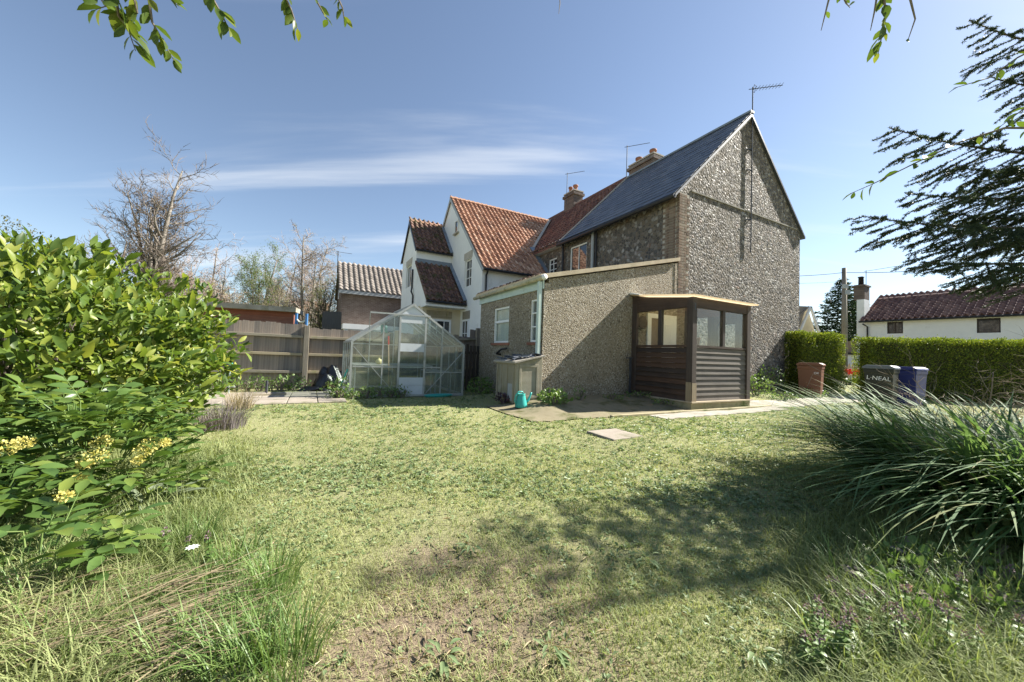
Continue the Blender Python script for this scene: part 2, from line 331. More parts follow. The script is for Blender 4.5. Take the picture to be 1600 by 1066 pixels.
def brickwall(name, c1, c2, mort, sc=1.0):
    t = NT(name); v = t.coords(rot=(math.radians(90), 0, 0)); b = t.n.new('ShaderNodeTexBrick'); t.l.new(v, b.inputs['Vector']); b.inputs['Color1'].default_value = (*c1, 1); b.inputs['Color2'].default_value = (*c2, 1); b.inputs['Mortar'].default_value = (*mort, 1)
    b.inputs['Scale'].default_value = sc; b.inputs['Brick Width'].default_value = .225; b.inputs['Row Height'].default_value = .075; b.inputs['Mortar Size'].default_value = .008; b.inputs['Bias'].default_value = -.2
    col = t.mix(t.rng(t.noise(t.coords(), 3, 5), .35, .7, 0, .4), b.outputs[0], tuple(x*.6 for x in c1)); t.base(col, .9, .2); t.bump(b.outputs['Fac'], -.4, .01); return t.m
M['brickwall'] = brickwall('brown_brickwork', (.15, .105, .085), (.24, .18, .15), (.27, .25, .22))
t = NT('red_brick'); rr = t.objrand(); c = t.ramp(rr, [(0, (.12, .085, .065)), (.4, (.17, .115, .085)), (.75, (.23, .15, .11)), (1, (.27, .22, .165))]); c = t.mix(t.rng(t.noise(t.coords(), 9, 5), .42, .7, 0, .8), c, (.25, .22, .175)); t.base(c, .9, .2); t.bump(t.noise(t.coords(), 60, 4), .4, .006); M['brick'] = t.m
M['chimney'] = brickwall('chimney_brick', (.115, .085, .072), (.18, .135, .112), (.22, .20, .18))
M['pot'] = var('terracotta', (.24, .10, .065), (.34, .16, .10), 6, .85, .2, 40, perobj=.15)
M['mortar'] = var('lime_mortar', (.36, .33, .28), (.47, .43, .37), 5, .95, .5, 40)
M['verge'] = var('weathered_verge_mortar', (.20, .185, .16), (.32, .30, .26), 4, .95, .5, 40)
M['winglass'] = var('dark_window_glass', (.018, .022, .026), (.03, .035, .04), 2, .04, 0, spec=.9)
M['glass_gh'] = glassmat('greenhouse_glass', .035, dirtcol=(.55, .62, .58))
M['glass_low'] = glassmat('algae_greenhouse_glass', .13, dirtcol=(.40, .43, .36), dscale=2)
M['glass'] = glassmat('clear_glass', .02)
M['opaque_panel'] = var('grey_white_panel', (.50, .53, .55), (.60, .63, .64), 2, .5, .05, 30, dirt=((.40, .41, .38), 3, .6))
M['curtain'] = var('net_curtain', (.55, .56, .50), (.70, .70, .64), 2, .9, .4, 12, stretch=(6, 6, .4))
M['curtain2'] = var('dim_blind', (.16, .17, .17), (.24, .25, .26), 2, .8, .2, 12)
M['door_brown'] = var('door_panel', (.20, .15, .10), (.26, .20, .14), 2, .5, .1, 30)
M['soil'] = var('soil', (.06, .045, .035), (.13, .10, .08), 12, .95, .6, 60, dist=.02)
M['bark'] = var('bark', (.11, .09, .07), (.22, .19, .155), 8, .95, .7, 30, stretch=(1, 1, .25), dist=.02)
M['bark_pale'] = var('pale_bark', (.16, .14, .115), (.30, .27, .23), 6, .95, .4, 30, stretch=(1, 1, .3))
M['twig'] = var('twig', (.10, .08, .065), (.19, .155, .125), 4, .9, 0)
M['twig_pink'] = var('pinkish_twig', (.27, .215, .185), (.36, .29, .25), 4, .9, 0)
M['sprucebark'] = var('spruce_bark', (.07, .05, .035), (.13, .095, .07), 9, .95, .5, 30)

# ------------------------------------------------------------------ ground
PAD = (-1.35, 2.72, -1.86, 0.0); STRIP = (1.25, 5.5, -2.36, -1.93); PATH = (5.0, 17.0, -2.05, -1.2); PATIO = (-7.6, -3.85, 1.35, 3.9)
def in_rect(r, l, R, m=0): return (r > R[0]-m) & (r < R[1]+m) & (l > R[2]-m) & (l < R[3]+m)
xs = np.concatenate([np.linspace(-260, -17, 12), np.linspace(-16, 22, 191), np.linspace(23, 260, 12)]); ys = np.concatenate([np.linspace(-30, -4, 6), np.linspace(-3, 22, 151), np.linspace(23, 330, 14)])
gx, gy = np.meshgrid(xs, ys); V = np.stack([gx.ravel(), gy.ravel(), Tn(gx.ravel(), gy.ravel())], 1)
nx = len(xs); ii = np.arange(nx-1)[None, :]+nx*np.arange(len(ys)-1)[:, None]; ii = ii.ravel(); Fq = np.stack([ii, ii+1, ii+nx+1, ii+nx], 1)
t = NT('lawn_ground'); v = t.coords(); a = t.noise(v, 1.1, 6, .6); b = t.noise(v, 14, 5, .65); fine = t.noise(v, 90, 4, .7)
soilc = t.mix(fine, (.12, .09, .060), (.31, .245, .17)); thatch = t.mix(b, (.16, .175, .075), (.35, .34, .18))
dv = t.n.new('ShaderNodeVectorMath'); dv.operation = 'MULTIPLY'; dv.inputs[1].default_value = (.75, .62, 0); t.l.new(v, dv.inputs[0]); dd = t.n.new('ShaderNodeVectorMath'); dd.operation = 'DISTANCE'; t.l.new(dv.outputs[0], dd.inputs[0]); dd.inputs[1].default_value = (-.1, .9, 0)
bare = t.rng(t.math('ADD', dd.outputs['Value'], t.math('MULTIPLY', t.math('SUBTRACT', a, .5), 1.5)), .15, .75, 1, 0, True)
col = t.mix(t.math('MAXIMUM', bare, t.rng(b, .56, .70, 0, .6)), thatch, soilc); t.base(col, .95, .15); t.bump(t.math('ADD', fine, b), .7, .02); M['ground'] = t.m
tag(link('lawn_ground', npmesh('lawn_ground', V, Fq, True), M['ground']), 'mown lawn ground with bare earth patches', kind='structure')
def sheet(name, R, mat, label, lift=.012, jag=.03, n=40, kind='structure', thick=.05):
    rs = np.linspace(R[0], R[1], n); m = 12; ls = np.linspace(R[2], R[3], m); V = []; 
    jr = [rnd.uniform(-jag, jag) for _ in range(n)]
    for i, r in enumerate(rs):
        for j, l in enumerate(ls):
            lj = l+(jr[i] if j == 0 else 0); p = W(r, lj); V.append((p.x, p.y, T(p.x, p.y)+lift))
    mb = MB(); fs = [(i*m+j, (i+1)*m+j, (i+1)*m+j+1, i*m+j+1) for i in range(n-1) for j in range(m-1)]
    mb.add(V, fs); k = len(V); rim = [i*m for i in range(n)]
    mb.add([(V[i][0], V[i][1], V[i][2]) for i in rim]+[(V[i][0], V[i][1], V[i][2]-thick) for i in rim], [(a, a+1, a+1+n, a+n) for a in range(n-1)])
    return tag(mb.build(name, mat), label, kind=kind)
sheet('concrete_pad', PAD, M['mossy_pad'], 'mossy sloping concrete pad against the pebbledash wall', .018, .05)
sheet('paving_strip', STRIP, M['concrete'], 'worn concrete strip in front of the porch', .014, .03)
sheet('garden_path', PATH, M['concrete'], 'concrete path past the flint gable to the gate', .014, .03)
kb = MB(); kb.box(.3, 5.6, -1.93, -1.865, -.05, .05)
ob = kb.build('kerb', M['plinth'], None, bevel=.012); ob.location = W(0, 0); ob.rotation_euler = (0, 0, HROT); tag(ob, 'low mossy concrete kerb below the porch', kind='structure')
pt = hthing('patio', None, None); tag(pt, 'stone slab patio beside the board fence', kind='structure')
for i in range(7):
    for j in range(5):
        r0 = PATIO[0]+i*.535; l0 = PATIO[2]+j*.51; p = W(r0+.26, l0+.25)
        MB().box(-.26, .26, -.247, .247, -.06, .035+rnd.uniform(-.006, .006)).build('slab', M['slab'], pt, bevel=.008, loc=(r0+.26, l0+.25, T(p.x, p.y)), rot=(rnd.uniform(-.01, .01), rnd.uniform(-.01, .01), rnd.uniform(-.01, .01)))
p = W(-.72, -3.03); mb = MB(); mb.prism([(-.31, -.27), (.27, -.31), (.33, .24), (-.24, .29)], -.05, .028, lambda u, v, t: (u, v, t))
ob = mb.build('stone_slab', M['slab'], None, bevel=.01); ob.location = (p.x, p.y, T(p.x, p.y)); ob.rotation_euler = (0, 0, HROT+.1); tag(ob, 'single pale stone slab sunk in the open lawn', 'slab')

# ------------------------------------------------------------------ tiles
def pantile_mesh(name, w=.25, ln=.37, amp=.044, th=.028, n=10):
    V = []; 
    prof = [(w*1.12*i/n, amp*math.sin(2*math.pi*(i/n)*.98+.35)) for i in range(n+1)]
    for (u, h) in prof: V.append((u, 0, h+.050))
    for (u, h) in prof: V.append((u, ln, h+.006))
    for (u, h) in prof: V.append((u, 0, h+.050-th))
    k = n+1; Fs = [(i, i+1, i+1+k, i+k) for i in range(n)]+[(i+2*k, i+1+2*k, i+1, i) for i in range(n)]
    me = bpy.data.meshes.new(name); me.from_pydata(V, [], Fs); me.update(); return me
PT = pantile_mesh('pantile'); 
def slope_mtx(o, u, v): u = Vector(u).normalized(); v = Vector(v).normalized(); n = u.cross(v); return Matrix(((u.x, v.x, n.x, o[0]), (u.y, v.y, n.y, o[1]), (u.z, v.z, n.z, o[2]), (0, 0, 0, 1)))
def tile_slope(parent, mat, o, u, v, W_, L_, keep=None, w=.25, g=.30, limit=300, jit=.01):
    me = PT.copy(); me.materials.append(mat); base = slope_mtx(o, u, v); cells = []
    for j in range(int(math.ceil(L_/g))):
        for i in range(int(math.ceil(W_/w))):
            if keep and not keep(base @ Vector((i*w+w/2, j*g+g/2, 0))): continue
            cells.append((i, j))
    rest = []
    for k, (i, j) in enumerate(cells):
        mtx = base @ Matrix.Translation((i*w, j*g+rnd.uniform(-jit, jit), rnd.uniform(0, .006))) @ Matrix.Rotation(rnd.uniform(-.02, .02), 4, 'Z')
        if k < limit: link('pantile', me, None, parent, mtx=mtx)
        else: rest.append(mtx)
    if rest:
        mb = MB()
        for m in rest: mb.add([m @ vv.co for vv in me.vertices], [tuple(p.vertices) for p in me.polygons])
        tag(mb.build('pantiles', mat, parent), kind='stuff')
def tile_mass(parent, name, mat, o, u, v, W_, L_, w, g, amp, keep=None, me=None):
    src = pantile_mesh('tmp', w, g*1.18, amp, .02, 6); base = slope_mtx(o, u, v); vs = np.array([list(q.co) for q in src.vertices]); fs = np.array([list(p.vertices) for p in src.polygons]); AV = []; AF = []; k = 0
    for j in range(int(math.ceil(L_/g))):
        for i in range(int(math.ceil(W_/w))):
            if keep and not keep(base @ Vector((i*w+w/2, j*g+g/2, 0))): continue
            m = np.array(base @ Matrix.Translation((i*w+rnd.uniform(-.005, .005), j*g+rnd.uniform(-.01, .01), rnd.uniform(0, .008)))); AV.append(vs @ m[:3, :3].T+m[:3, 3]); AF.append(fs+k*len(vs)); k += 1
    bpy.data.meshes.remove(src)
    return tag(link(name, npmesh(name, np.concatenate(AV), np.concatenate(AF)), mat, parent), kind='stuff')

# ------------------------------------------------------------------ flint house
RC, RR, RA, ZE, ZA = 4.5, 11.23, 7.90, 6.02, 9.34      # long wall, far corner, apex; eave and ridge heights
H = hthing('flint_house', 'tall flint rubble house with slate roof and blank gable wall', 'house')
g = MB(); fr_ = lambda u, v, t: (u, t, v)
g.prism([(RC, 0), (RR, 0), (RR, ZE), (RA, ZA-.1), (RC, ZE)], 0, .4, fr_)
g.build('gable_wall', M['flint'], H)
wins_main = [(4.06, 5.10, 4.42, 5.50), (6.02, 6.62, 4.50, 5.32)]
mb = MB(); wall_grid(mb, [.4, 20], [0, ZE], wins_main, lambda u, z, t: (RC+t, u, z), .35); mb.build('side_wall', M['flint2'], H)
MB().box(RR-.35, RR, .4, 20, 0, ZE).build('far_wall', M['flint2'], H)
mb = MB(); mb.prism([(RC, 0), (RR, 0), (RR, ZE), (RA, ZA-.15), (RC, ZE)], 20, 20.3, fr_); mb.build('end_wall', M['flint2'], H)
rp = (ZA-ZE)/(RA-RC)
MB().box(5.0, 10.95, -.03, .02, 6.035, 6.075).build('string_course', M['verge'], H)
# verges
for (a, b, nm) in (((RC-.22, ZE-.20), (RA, ZA+.02), 'verge'), ((RR+.16, ZE-.15), (RA, ZA+.02), 'bargeboard')):
    mb = MB(); d = Vector((b[0]-a[0], 0, b[1]-a[1])).normalized(); wd = .15 if nm == 'verge' else .10
    mb.prism([(a[0], a[1]), (b[0], b[1]), (b[0], b[1]-wd*1.35), (a[0]+(.0 if nm == 'verge' else 0), a[1]-wd*.6)], -.05 if nm == 'verge' else -.07, .0-.004, fr_)
    mb.build(nm, M['verge'] if nm == 'verge' else M['dark_metal'], H)
# brick quoins: one brick at a time
BR = {}
def brick(w, d, h=.066):
    key = (w, d)
    if key not in BR: mbk = MB(); mbk.box(0, w, 0, d, 0, h); BR[key] = mbk.mesh('brick'); BR[key].materials.append(M['brick'])
    return BR[key]
q = MB().box(RC-.004, RC+.42, -.006, .0, 2.3, ZE-.12).box(RC-.006, RC-.0, -.004, .55, 3.9, ZE-.12).build('quoin_mortar', M['mortar'], H)
z = 2.35; k = 0
while z < ZE-.2:
    row = [.33, .105] if k % 2 else [.215, .10, .10]
    x = RC-.012
    for w_ in row[:(2 if k % 3 else 3)]:
        link('brick', brick(w_, .10), None, H, (x, -.016-rnd.uniform(0, .005), z)); x += w_+.012
    if z > 3.95:
        y = .10 if k % 2 else .0
        for w_ in ([.215, .215] if k % 2 else [.105, .215, .105]):
            link('brick', brick(.02, w_), None, H, (RC-.018-rnd.uniform(0, .004), y+.012, z)); y += w_+.012
    z += .0785; k += 1
# slate slope over the near half
th_ = math.atan(rp); U = (0, 1, 0); Vs = (math.cos(th_), 0, math.sin(th_))
SL = math.hypot(RA-RC+.28, (RA-RC+.28)*rp)
ro = MB(); e0 = (RC-.28, ZE-.28*rp+.02); ro.prism([(e0[0], e0[1]), (RA, ZA), (RR+.2, ZE-.2*rp+.02), (RR+.2, ZE-.2*rp-.06), (RA, ZA-.10), (e0[0], e0[1]-.08)], -.09, 5.42, fr_)
roof1 = ro.build('slate_roof', M['slate'], H)
sm_ = MB(); sm_.add([(0, 0, .016), (.40, 0, .016), (.40, .36, .004), (0, .36, .004), (0, 0, .002), (.40, 0, .002)], [(0, 1, 2, 3), (4, 5, 1, 0), (0, 3, 4), (1, 5, 2)]); SLm = sm_.mesh('slate'); SLm.materials.append(M['slate'])
base = slope_mtx((e0[0], -.10, e0[1]+.003), (0, 1, 0), Vs)          # u x v must point up
base = Matrix(((0, math.cos(th_), -math.sin(th_), e0[0]-.02), (1, 0, 0, -.10), (0, math.sin(th_), math.cos(th_), e0[1]), (0, 0, 0, 1)))
nr = int(SL/.29)+1
for j in range(nr):
    for i in range(14):
        y0 = i*.41-(.205 if j % 2 else 0)
        if y0 > 5.35: continue
        link('slate', SLm, None, roof1, mtx=base @ Matrix.Translation((max(y0, -.02), j*.29, .012+rnd.uniform(0, .006))) @ Matrix.Rotation(rnd.uniform(-.012, .012), 4, 'Z'))
MB().bar((RA, -.1, ZA+.05), (RA, 5.42, ZA+.05), .2, .07).build('ridge_capping', M['lead'], roof1)
# pantile slope further along
ro = MB(); ro.prism([(e0[0], e0[1]), (RA, ZA), (RR+.2, ZE-.2*rp+.02), (RR+.2, ZE-.2*rp-.06), (RA, ZA-.10), (e0[0], e0[1]-.08)], 5.43, 20.4, fr_)
roof2 = ro.build('pantile_roof', M['pantile_red'], H)
def wing_z(l): return 4.60+(l-6.50)*1.0
def wing_keep_main(p): return not (wing_z(p.y) < p.z+.05 and p.y < 15 and 4.60+(15.2-p.y)*1.0 > p.z) or True
src_keep = lambda p: p.y < 11.5 and p.z > min(wing_z(p.y), 9)-.1 or p.y < 7.0
tile_mass(roof2, 'pantiles', M['pantile_red'], (e0[0], 12.2, e0[1]+.02), (0, -1, 0), Vs, 6.75, SL, .25, .30, .028, src_keep)
MB().bar((RA, 5.42, ZA+.06), (RA, 20.4, ZA+.06), .22, .10).build('ridge_tiles', M['pantile_red'], roof2)
MB().bar((e0[0], 5.43, e0[1]+.06), (RA, 5.43, ZA+.10), .10, .05, (0, 0, 1)).build('abutment_strip', M['mortar'], roof2)
# eaves, gutter, pipes
mb = MB(); mb.tube([(RC-.30, -.08, e0[1]-.05), (RC-.30, 5.6, e0[1]-.10)], .07, 8); mb.build('gutter', M['blackpipe'], H)
MB().box(RC-.22, RC-.0, 5.45, 8.0, ZE-.34, ZE-.10).build('eaves_board', M['white'], H)
MB().tube([(RC-.10, 5.45, 5.75), (RC-.10, 5.45, 3.2)], .045, 8).build('downpipe', M['blackpipe'], H)
MB().tube([(RC-.08, 3.62, 5.85), (RC-.08, 3.62, 3.2)], .06, 8).build('downpipe', M['greypipe'], H)
MB().tube([(RC-.07, 3.44, 5.75), (RC-.07, 3.44, 3.2)], .035, 8).build('downpipe', M['blackpipe'], H)
MB().box(RC-.028, RC-.001, 3.75, 5.5, 3.3, 5.86).box(RC-.03, RC-.001, 3.75, 4.02, 3.3, 5.5) if False else None
window(H, (RC+.07, 5.10, 4.42), (0, -1, 0), (-1, 0, 0), 1.04, 1.08, (.5,), (), mat=M['white_gloss'], glass=M['winglass'])
window(H, (RC+.07, 6.62, 4.50), (0, -1, 0), (-1, 0, 0), .60, .82, (.5,), (.42, .72), mat=M['white_gloss'], glass=M['winglass'])
def chimney(r0, r1, l0, l1, z0, z1, pots):
    c = MB().box(r0, r1, l0, l1, z0, z1).build('chimney', M['chimney'], H, bevel=.01)
    MB().box(r0-.07, r1+.07, l0-.07, l1+.07, z1-.22, z1-.08).build('corbel', M['chimney'], c)
    MB().box(r0-.03, r1+.03, l0-.03, l1+.03, z1+.001, z1+.06).build('flaunching', M['mortar'], c)
    for (pr, pl, ph, pw) in pots: MB().lathe([(pw*.95, 0), (pw, .06), (pw*.8, .1), (pw*.78, ph-.1), (pw*1.05, ph-.08), (pw*1.05, ph), (pw*.7, ph), (pw*.7, ph-.15)], 14, (pr, pl, z1+.05)).build('chimney_pot', M['pot'], c, True)
chimney(7.95, 8.6, 4.0, 5.4, 8.2, 9.92, [(8.2, 5.05, .28, .15), (8.2, 4.25, .28, .15), (8.4, 4.65, .18, .13)])
chimney(7.68, 8.3, 9.15, 10.05, 8.2, 10.2, [(7.95, 9.83, .42, .12), (7.95, 9.38, .36, .14)])
# aerials
def aerial(name, label, r, l, z0, z1, boom, n_el, el=.22, pole=.025, folded=True, tilt=.06, brackets=(), base_off=0, bdir=0, group='television aerials'):
    t_ = hthing(name, label, 'aerial', r, l, z0)
    MB().tube([(0, 0, 0), (0, 0, z1-z0)], pole, 8).build('mast', M['dark_metal'], t_)
    d = Vector((math.cos(bdir), math.sin(bdir), tilt)); s = Vector((-math.sin(bdir), math.cos(bdir), 0)); top = Vector((0, 0, z1-z0-.06))
    mb = MB(); mb.tube([top-d*.12, top+d*boom], .013, 6); mb.build('boom', M['dark_metal'], t_)
    for i in range(n_el): c = top+d*(boom*(i+.6)/n_el); MB().tube([c-s*el-Vector((0, 0, .02)), c+s*el+Vector((0, 0, .02))], .007, 5).build('element', M['dark_metal'], t_)
    if folded: c = top+d*.05; MB().tube([c+Vector((0, 0, .14)), c+s*.12, c-Vector((0, 0, .14)), c-s*.12, c+Vector((0, 0, .14))], .008, 5).build('reflector', M['dark_metal'], t_)
    for bz in brackets: MB().bar((-.02, 0, bz-z0), (-.30, .10, bz-z0-.03), .03, .03).bar((-.3, .08, bz-z0-.16), (-.3, .08, bz-z0+.06), .03, .04).bar((0, 0, bz-z0), (0, .13, bz-z0), .03, .03).build('bracket', M['dark_metal'], t_)
    return t_
aerial('tv_aerial', 'tall mast aerial clamped to the flint gable with many crossbars', 7.97, -.055, 4.7, 10.27, 0.9, 9, .15, .018, bdir=-.65, brackets=(5.8, 7.45, 8.15))
aerial('tv_aerial', 'thin aerial pole beside the wide chimney on the slate ridge', 8.0, 5.6, 9.2, 11.05, 1.0, 5, .05, .018, False, .05, bdir=-.8)
aerial('tv_aerial', 'thin aerial pole strapped to the chimney above the red pantiles', 7.52, 9.6, 9.5, 11.30, .95, 5, .05, .016, False, .05, bdir=-.8)

# ------------------------------------------------------------------ lean-to extension
E_ = hthing('lean_to', 'pebbledashed lean-to extension with sloping top joined to the flint house', 'extension')
holes = [(1.66, 2.60, 1.40, 2.38), (.15, .58, 1.40, 2.41)]
mb = MB(); wall_grid(mb, [.25, 3.55], [-.2, 2.74], holes, lambda u, z, t: (t, u, z), .25); wall_grid(mb, [0, .25], [-.2, 2.74], [(.15, .3, 1.40, 2.41)], lambda u, z, t: (t, u, z), .25) if False else None
mb = MB(); wall_grid(mb, [.0, 3.55], [-.2, 2.74], holes, lambda u, z, t: (t, u, z), .12); mb.build('outer_wall', M['render'], E_)
mb = MB(); mb.prism([(.12, -.2), (4.496, -.2), (4.496, 3.86), (.12, 2.84)], 0.0, .14, fr_); mb.box(.0, .119, -.0, -.001, 0, .01) if False else None
mb.build('end_wall', M['render'], E_)
mb = MB(); mb.prism([(4.35, 0), (4.88, 0), (4.93, .9), (4.80, 1.7), (4.86, 2.6), (4.72, 3.4), (4.62, 3.82), (4.35, 3.82)], -.012, .02, fr_); mb.build('render_patch', M['render'], E_)
MB().box(.12, 4.45, 3.41, 3.55, -.2, 3.0).build('rear_wall', M['render'], E_)
mb = MB(); mb.prism([(-.16, 2.80), (4.5, 3.90), (4.5, 4.00), (-.16, 2.90)], -.07, 3.62, fr_); lr = mb.build('roof', M['felt'], E_)
for i in range(19):          # clumps of moss and broken tile ends along the eave
    y = .15+i*.185+rnd.uniform(-.04, .04); MB().lathe([(.05, 0), (.075, .02), (.05, .05+rnd.uniform(0, .02)), (.01, .07)], 7, (-.10, y, 2.88)).build('tile_end', M['pantile_moss'], lr, loc=(0, 0, 0))
MB().box(-.035, -.002, 0, 3.6, 2.60, 2.80).build('fascia', M['pale_green'], E_)
gt = MB(); gt.tube([(-.12, -.13, 2.82), (-.12, 3.82, 2.80)], .055, 8); gt.build('gutter', M['gutter'], E_, True)
MB().tube([(-.10, -.17, 2.83), (-.10, -.05, 2.83)], .065, 10).build('gutter_end', M['white'], E_, True)
MB().box(-.13, -.045, .01, .095, .17, 2.76).build('downpipe', M['pale_green'], E_, bevel=.008)
MB().tube([(-.01, 2.05, 1.08), (-.14, 2.05, 1.10), (-.14, 1.75, 1.22), (-.10, 1.55, 1.24)], .028, 8).build('waste_pipe', M['black_plastic'], E_, True)
window(E_, (.06, 2.60, 1.40), (0, -1, 0), (-1, 0, 0), .94, .98, (), (.60,), fr=.05, mat=M['white_gloss'], glass=M['glass'], sill=M['pot'], back=M['curtain'], bars=.06, boff=.05)
window(E_, (.06, .58, 1.40), (0, -1, 0), (-1, 0, 0), .43, 1.01, (), (.36, .68), fr=.045, mat=M['white_gloss'], glass=M['glass'], sill=M['pot'], back=M['curtain2'], boff=.05)

# ------------------------------------------------------------------ porch
P = hthing('porch', 'dark brown timber porch with glazed upper half and weathered boards', 'porch')
x0, x1, yf = 2.74, 4.95, -1.76; zp, zs_, zb, zt = .20, 1.44, 2.28, 2.50
mb = MB(); mb.box(x0, x1, yf, -.001, -.15, zp-.03); mb.build('plinth', M['plinth'], P, bevel=.01)
MB().box(x0-.03, x1+.06, yf-.04, -.002, zp-.028, zp).build('plinth_ledge', M['felt'], P)
pw = .15
for (a, b) in ((x0, yf), (x1-pw, yf), (x0, -.16), (x1-pw, -.16)): MB().box(a, a+(pw if b == yf or a > 3 else .08), b, b+(pw if b == yf else .155), zp, zt-.002).build('post', M['porch_post'], P, bevel=.006)
MB().box(x0-.012, x0-.001, yf+.01, yf+.14, zp+.002, .62).build('repair_block', M['repair'], P)
MB().box(x0+.0, x0+.15, yf-.012, yf-.001, zp+.002, .60).build('repair_block', M['repair'], P)
nb = 10; hb = (zs_-.06-zp)/nb
for i in range(nb):
    z0 = zp+.004+i*hb
    m1 = MB(); m1.add([(x0+pw, yf+.028, z0), (x1-pw, yf+.028, z0), (x1-pw, yf+.05, z0+hb-.003), (x0+pw, yf+.05, z0+hb-.003), (x0+pw, yf+.07, z0), (x1-pw, yf+.07, z0), (x1-pw, yf+.07, z0+hb-.003), (x0+pw, yf+.07, z0+hb-.003)], [(0, 1, 2, 3), (5, 4, 7, 6), (4, 5, 1, 0), (3, 2, 6, 7)])
    m1.build('board', M['porch_weathered'], P)
    m2 = MB(); m2.add([(x0+.008, yf+pw, z0), (x0+.008, -.09, z0), (x0+.045, -.09, z0+hb-.003), (x0+.045, yf+pw, z0+hb-.003), (x0+.07, yf+pw, z0), (x0+.07, -.09, z0), (x0+.07, -.09, z0+hb-.003), (x0+.07, yf+pw, z0+hb-.003)], [(0, 1, 2, 3), (5, 4, 7, 6), (4, 5, 1, 0), (3, 2, 6, 7)])
    m2.build('board', M['porch_wood_y'], P)
    m3 = MB().box(x1-.07, x1-.035, yf+pw, -.16, z0, z0+hb-.004).build('board', M['porch_wood_y'], P)
MB().box(x0+pw, x1-pw, yf+.02, yf+.11, zs_-.05, zs_).build('sill_rail', M['porch_wood'], P)
MB().box(x0+.015, x0+.11, yf+pw, -.085, zs_-.05, zs_).build('sill_rail', M['porch_wood_y'], P)
MB().box(x1-.11, x1-.015, yf+pw, -.165, zs_-.05, zs_).build('sill_rail', M['porch_wood_y'], P)
MB().box(x0+pw, x1-pw, yf+.015, yf+.12, zb, zt-.004).build('head_beam', M['porch_wood'], P)
mb = MB(); mb.prism([(yf+pw, zb), (-.005, zb), (-.005, zt+.19), (yf+pw, zt+.0)], x0+.01, x0+.12, lambda u, v, t: (t, u, v)); mb.build('head_beam', M['porch_wood_y'], P)
mb = MB(); mb.prism([(yf+pw, zb), (-.005, zb), (-.005, zt+.19), (yf+pw, zt+.0)], x1-.12, x1-.01, lambda u, v, t: (t, u, v)); mb.build('head_beam', M['porch_wood_y'], P)
xm = (x0+x1)/2+.06; ym = yf*.49
MB().box(xm-.045, xm+.045, yf+.025, yf+.11, zs_, zb).build('mullion', M['porch_post'], P)
MB().box(x0+.02, x0+.11, ym-.045, ym+.045, zs_, zb).build('mullion', M['porch_post'], P)
MB().box(x1-.11, x1-.02, ym-.045, ym+.045, zs_, zb).build('mullion', M['porch_post'], P)
for a_, b_ in ((-1.60, -1.44), (-1.0, -.90), (-.82, -.70), (-.30, -.165)): MB().box(x1-.115, x1-.03, a_, b_, zs_, zb).build('door_stile', M['porch_post'], P)
MB().box(x1-.115, x1-.03, -1.44, -1.0, zb-.22, zb).build('door_rail', M['porch_post'], P)
for a, b in ((x0+pw, xm-.045), (xm+.045, x1-pw)): MB().box(a, b, yf+.06, yf+.066, zs_, zb).build('pane', M['glass'], P)
for a, b in ((yf+pw, ym-.045), (ym+.045, -.06)):
    MB().box(x0+.06, x0+.066, a, b, zs_, zb).build('pane', M['glass'], P); MB().box(x1-.066, x1-.06, a, b, zs_, zb).build('pane', M['glass'], P)
mb = MB(); mb.prism([(yf-.10, zt), (-.002, zt+.215), (-.002, zt+.25), (yf-.10, zt+.035)], x0-.07, x1+.13, lambda u, v, t: (t, u, v)); pr = mb.build('roof', M['sheet'], P)
mb = MB(); mb.prism([(-.30, zt+.215), (-.004, zt+.252), (-.004, zt+.30), (-.30, zt+.225)], x0-.10, x0+.35, lambda u, v, t: (t, u, v)); mb.build('flashing', M['white'], pr)
MB().tube([(x0+.02, yf-.012, 2.36), (x0+.02, yf-.04, 2.34), (x0+.02, yf-.04, 2.2)], .012, 6).build('hook', M['dark_metal'], P)
# house door seen through the glass
D = MB(); 
D.box(3.28, 3.42, -.045, -.003, .2, 2.32).box(4.28, 4.42, -.045, -.003, .2, 2.32).box(3.42, 4.28, -.045, -.003, 2.2, 2.32)
dfr = D.build('door_frame', M['white_gloss'], P)
MB().box(3.42, 3.84, -.035, -.004, .2, 2.2).build('door_panel', M['door_brown'], dfr)
mb = MB(); mb.box(3.84, 4.28, -.04, -.004, .2, 2.2)
for i in range(5): mb.box(3.88+i*.078, 3.93+i*.078, -.05, -.041, .35, 2.05)
mb.build('door_panel', M['white_gloss'], dfr)
hb_ = hthing('wall_basket', 'round dark wicker plate hung on the wall inside the porch', 'basket', 3.05, -.03, 2.05)
MB().lathe([(.02, 0), (.16, .015), (.175, .05), (.15, .06), (.02, .035)], 18).build('dish', M['sprucebark'], hb_, True, rot=(math.radians(90), 0, 0))
pt_ = hthing('flower_pot', 'small orange clay pot on the porch window ledge', 'pot', x0+.36, yf+.17, zs_-.01)
MB().lathe([(.06, 0), (.085, .15), (.095, .15), (.095, .19), (.08, .19), (.07, .16)], 14).build('pot', M['pot'], pt_, True)
MB().lathe([(.074, .155), (.01, .17)], 14).build('soil', M['soil'], pt_)
MB().box(x0+.11, x1-.12, yf+.112, yf+.27, zs_-.04, zs_-.012).build('window_ledge', M['porch_wood'], P)
# short rusty post against the wall beside the porch
ip = hthing('iron_post', 'thin rusty T shaped post against the wall beside the porch', 'post', 2.60, -.12, .12)
MB().box(-.02, .02, -.02, .02, 0, 1.0).build('upright', M['dark_metal'], ip); MB().box(-.14, .06, -.02, .02, .97, 1.0).build('crossbar', M['dark_metal'], ip)

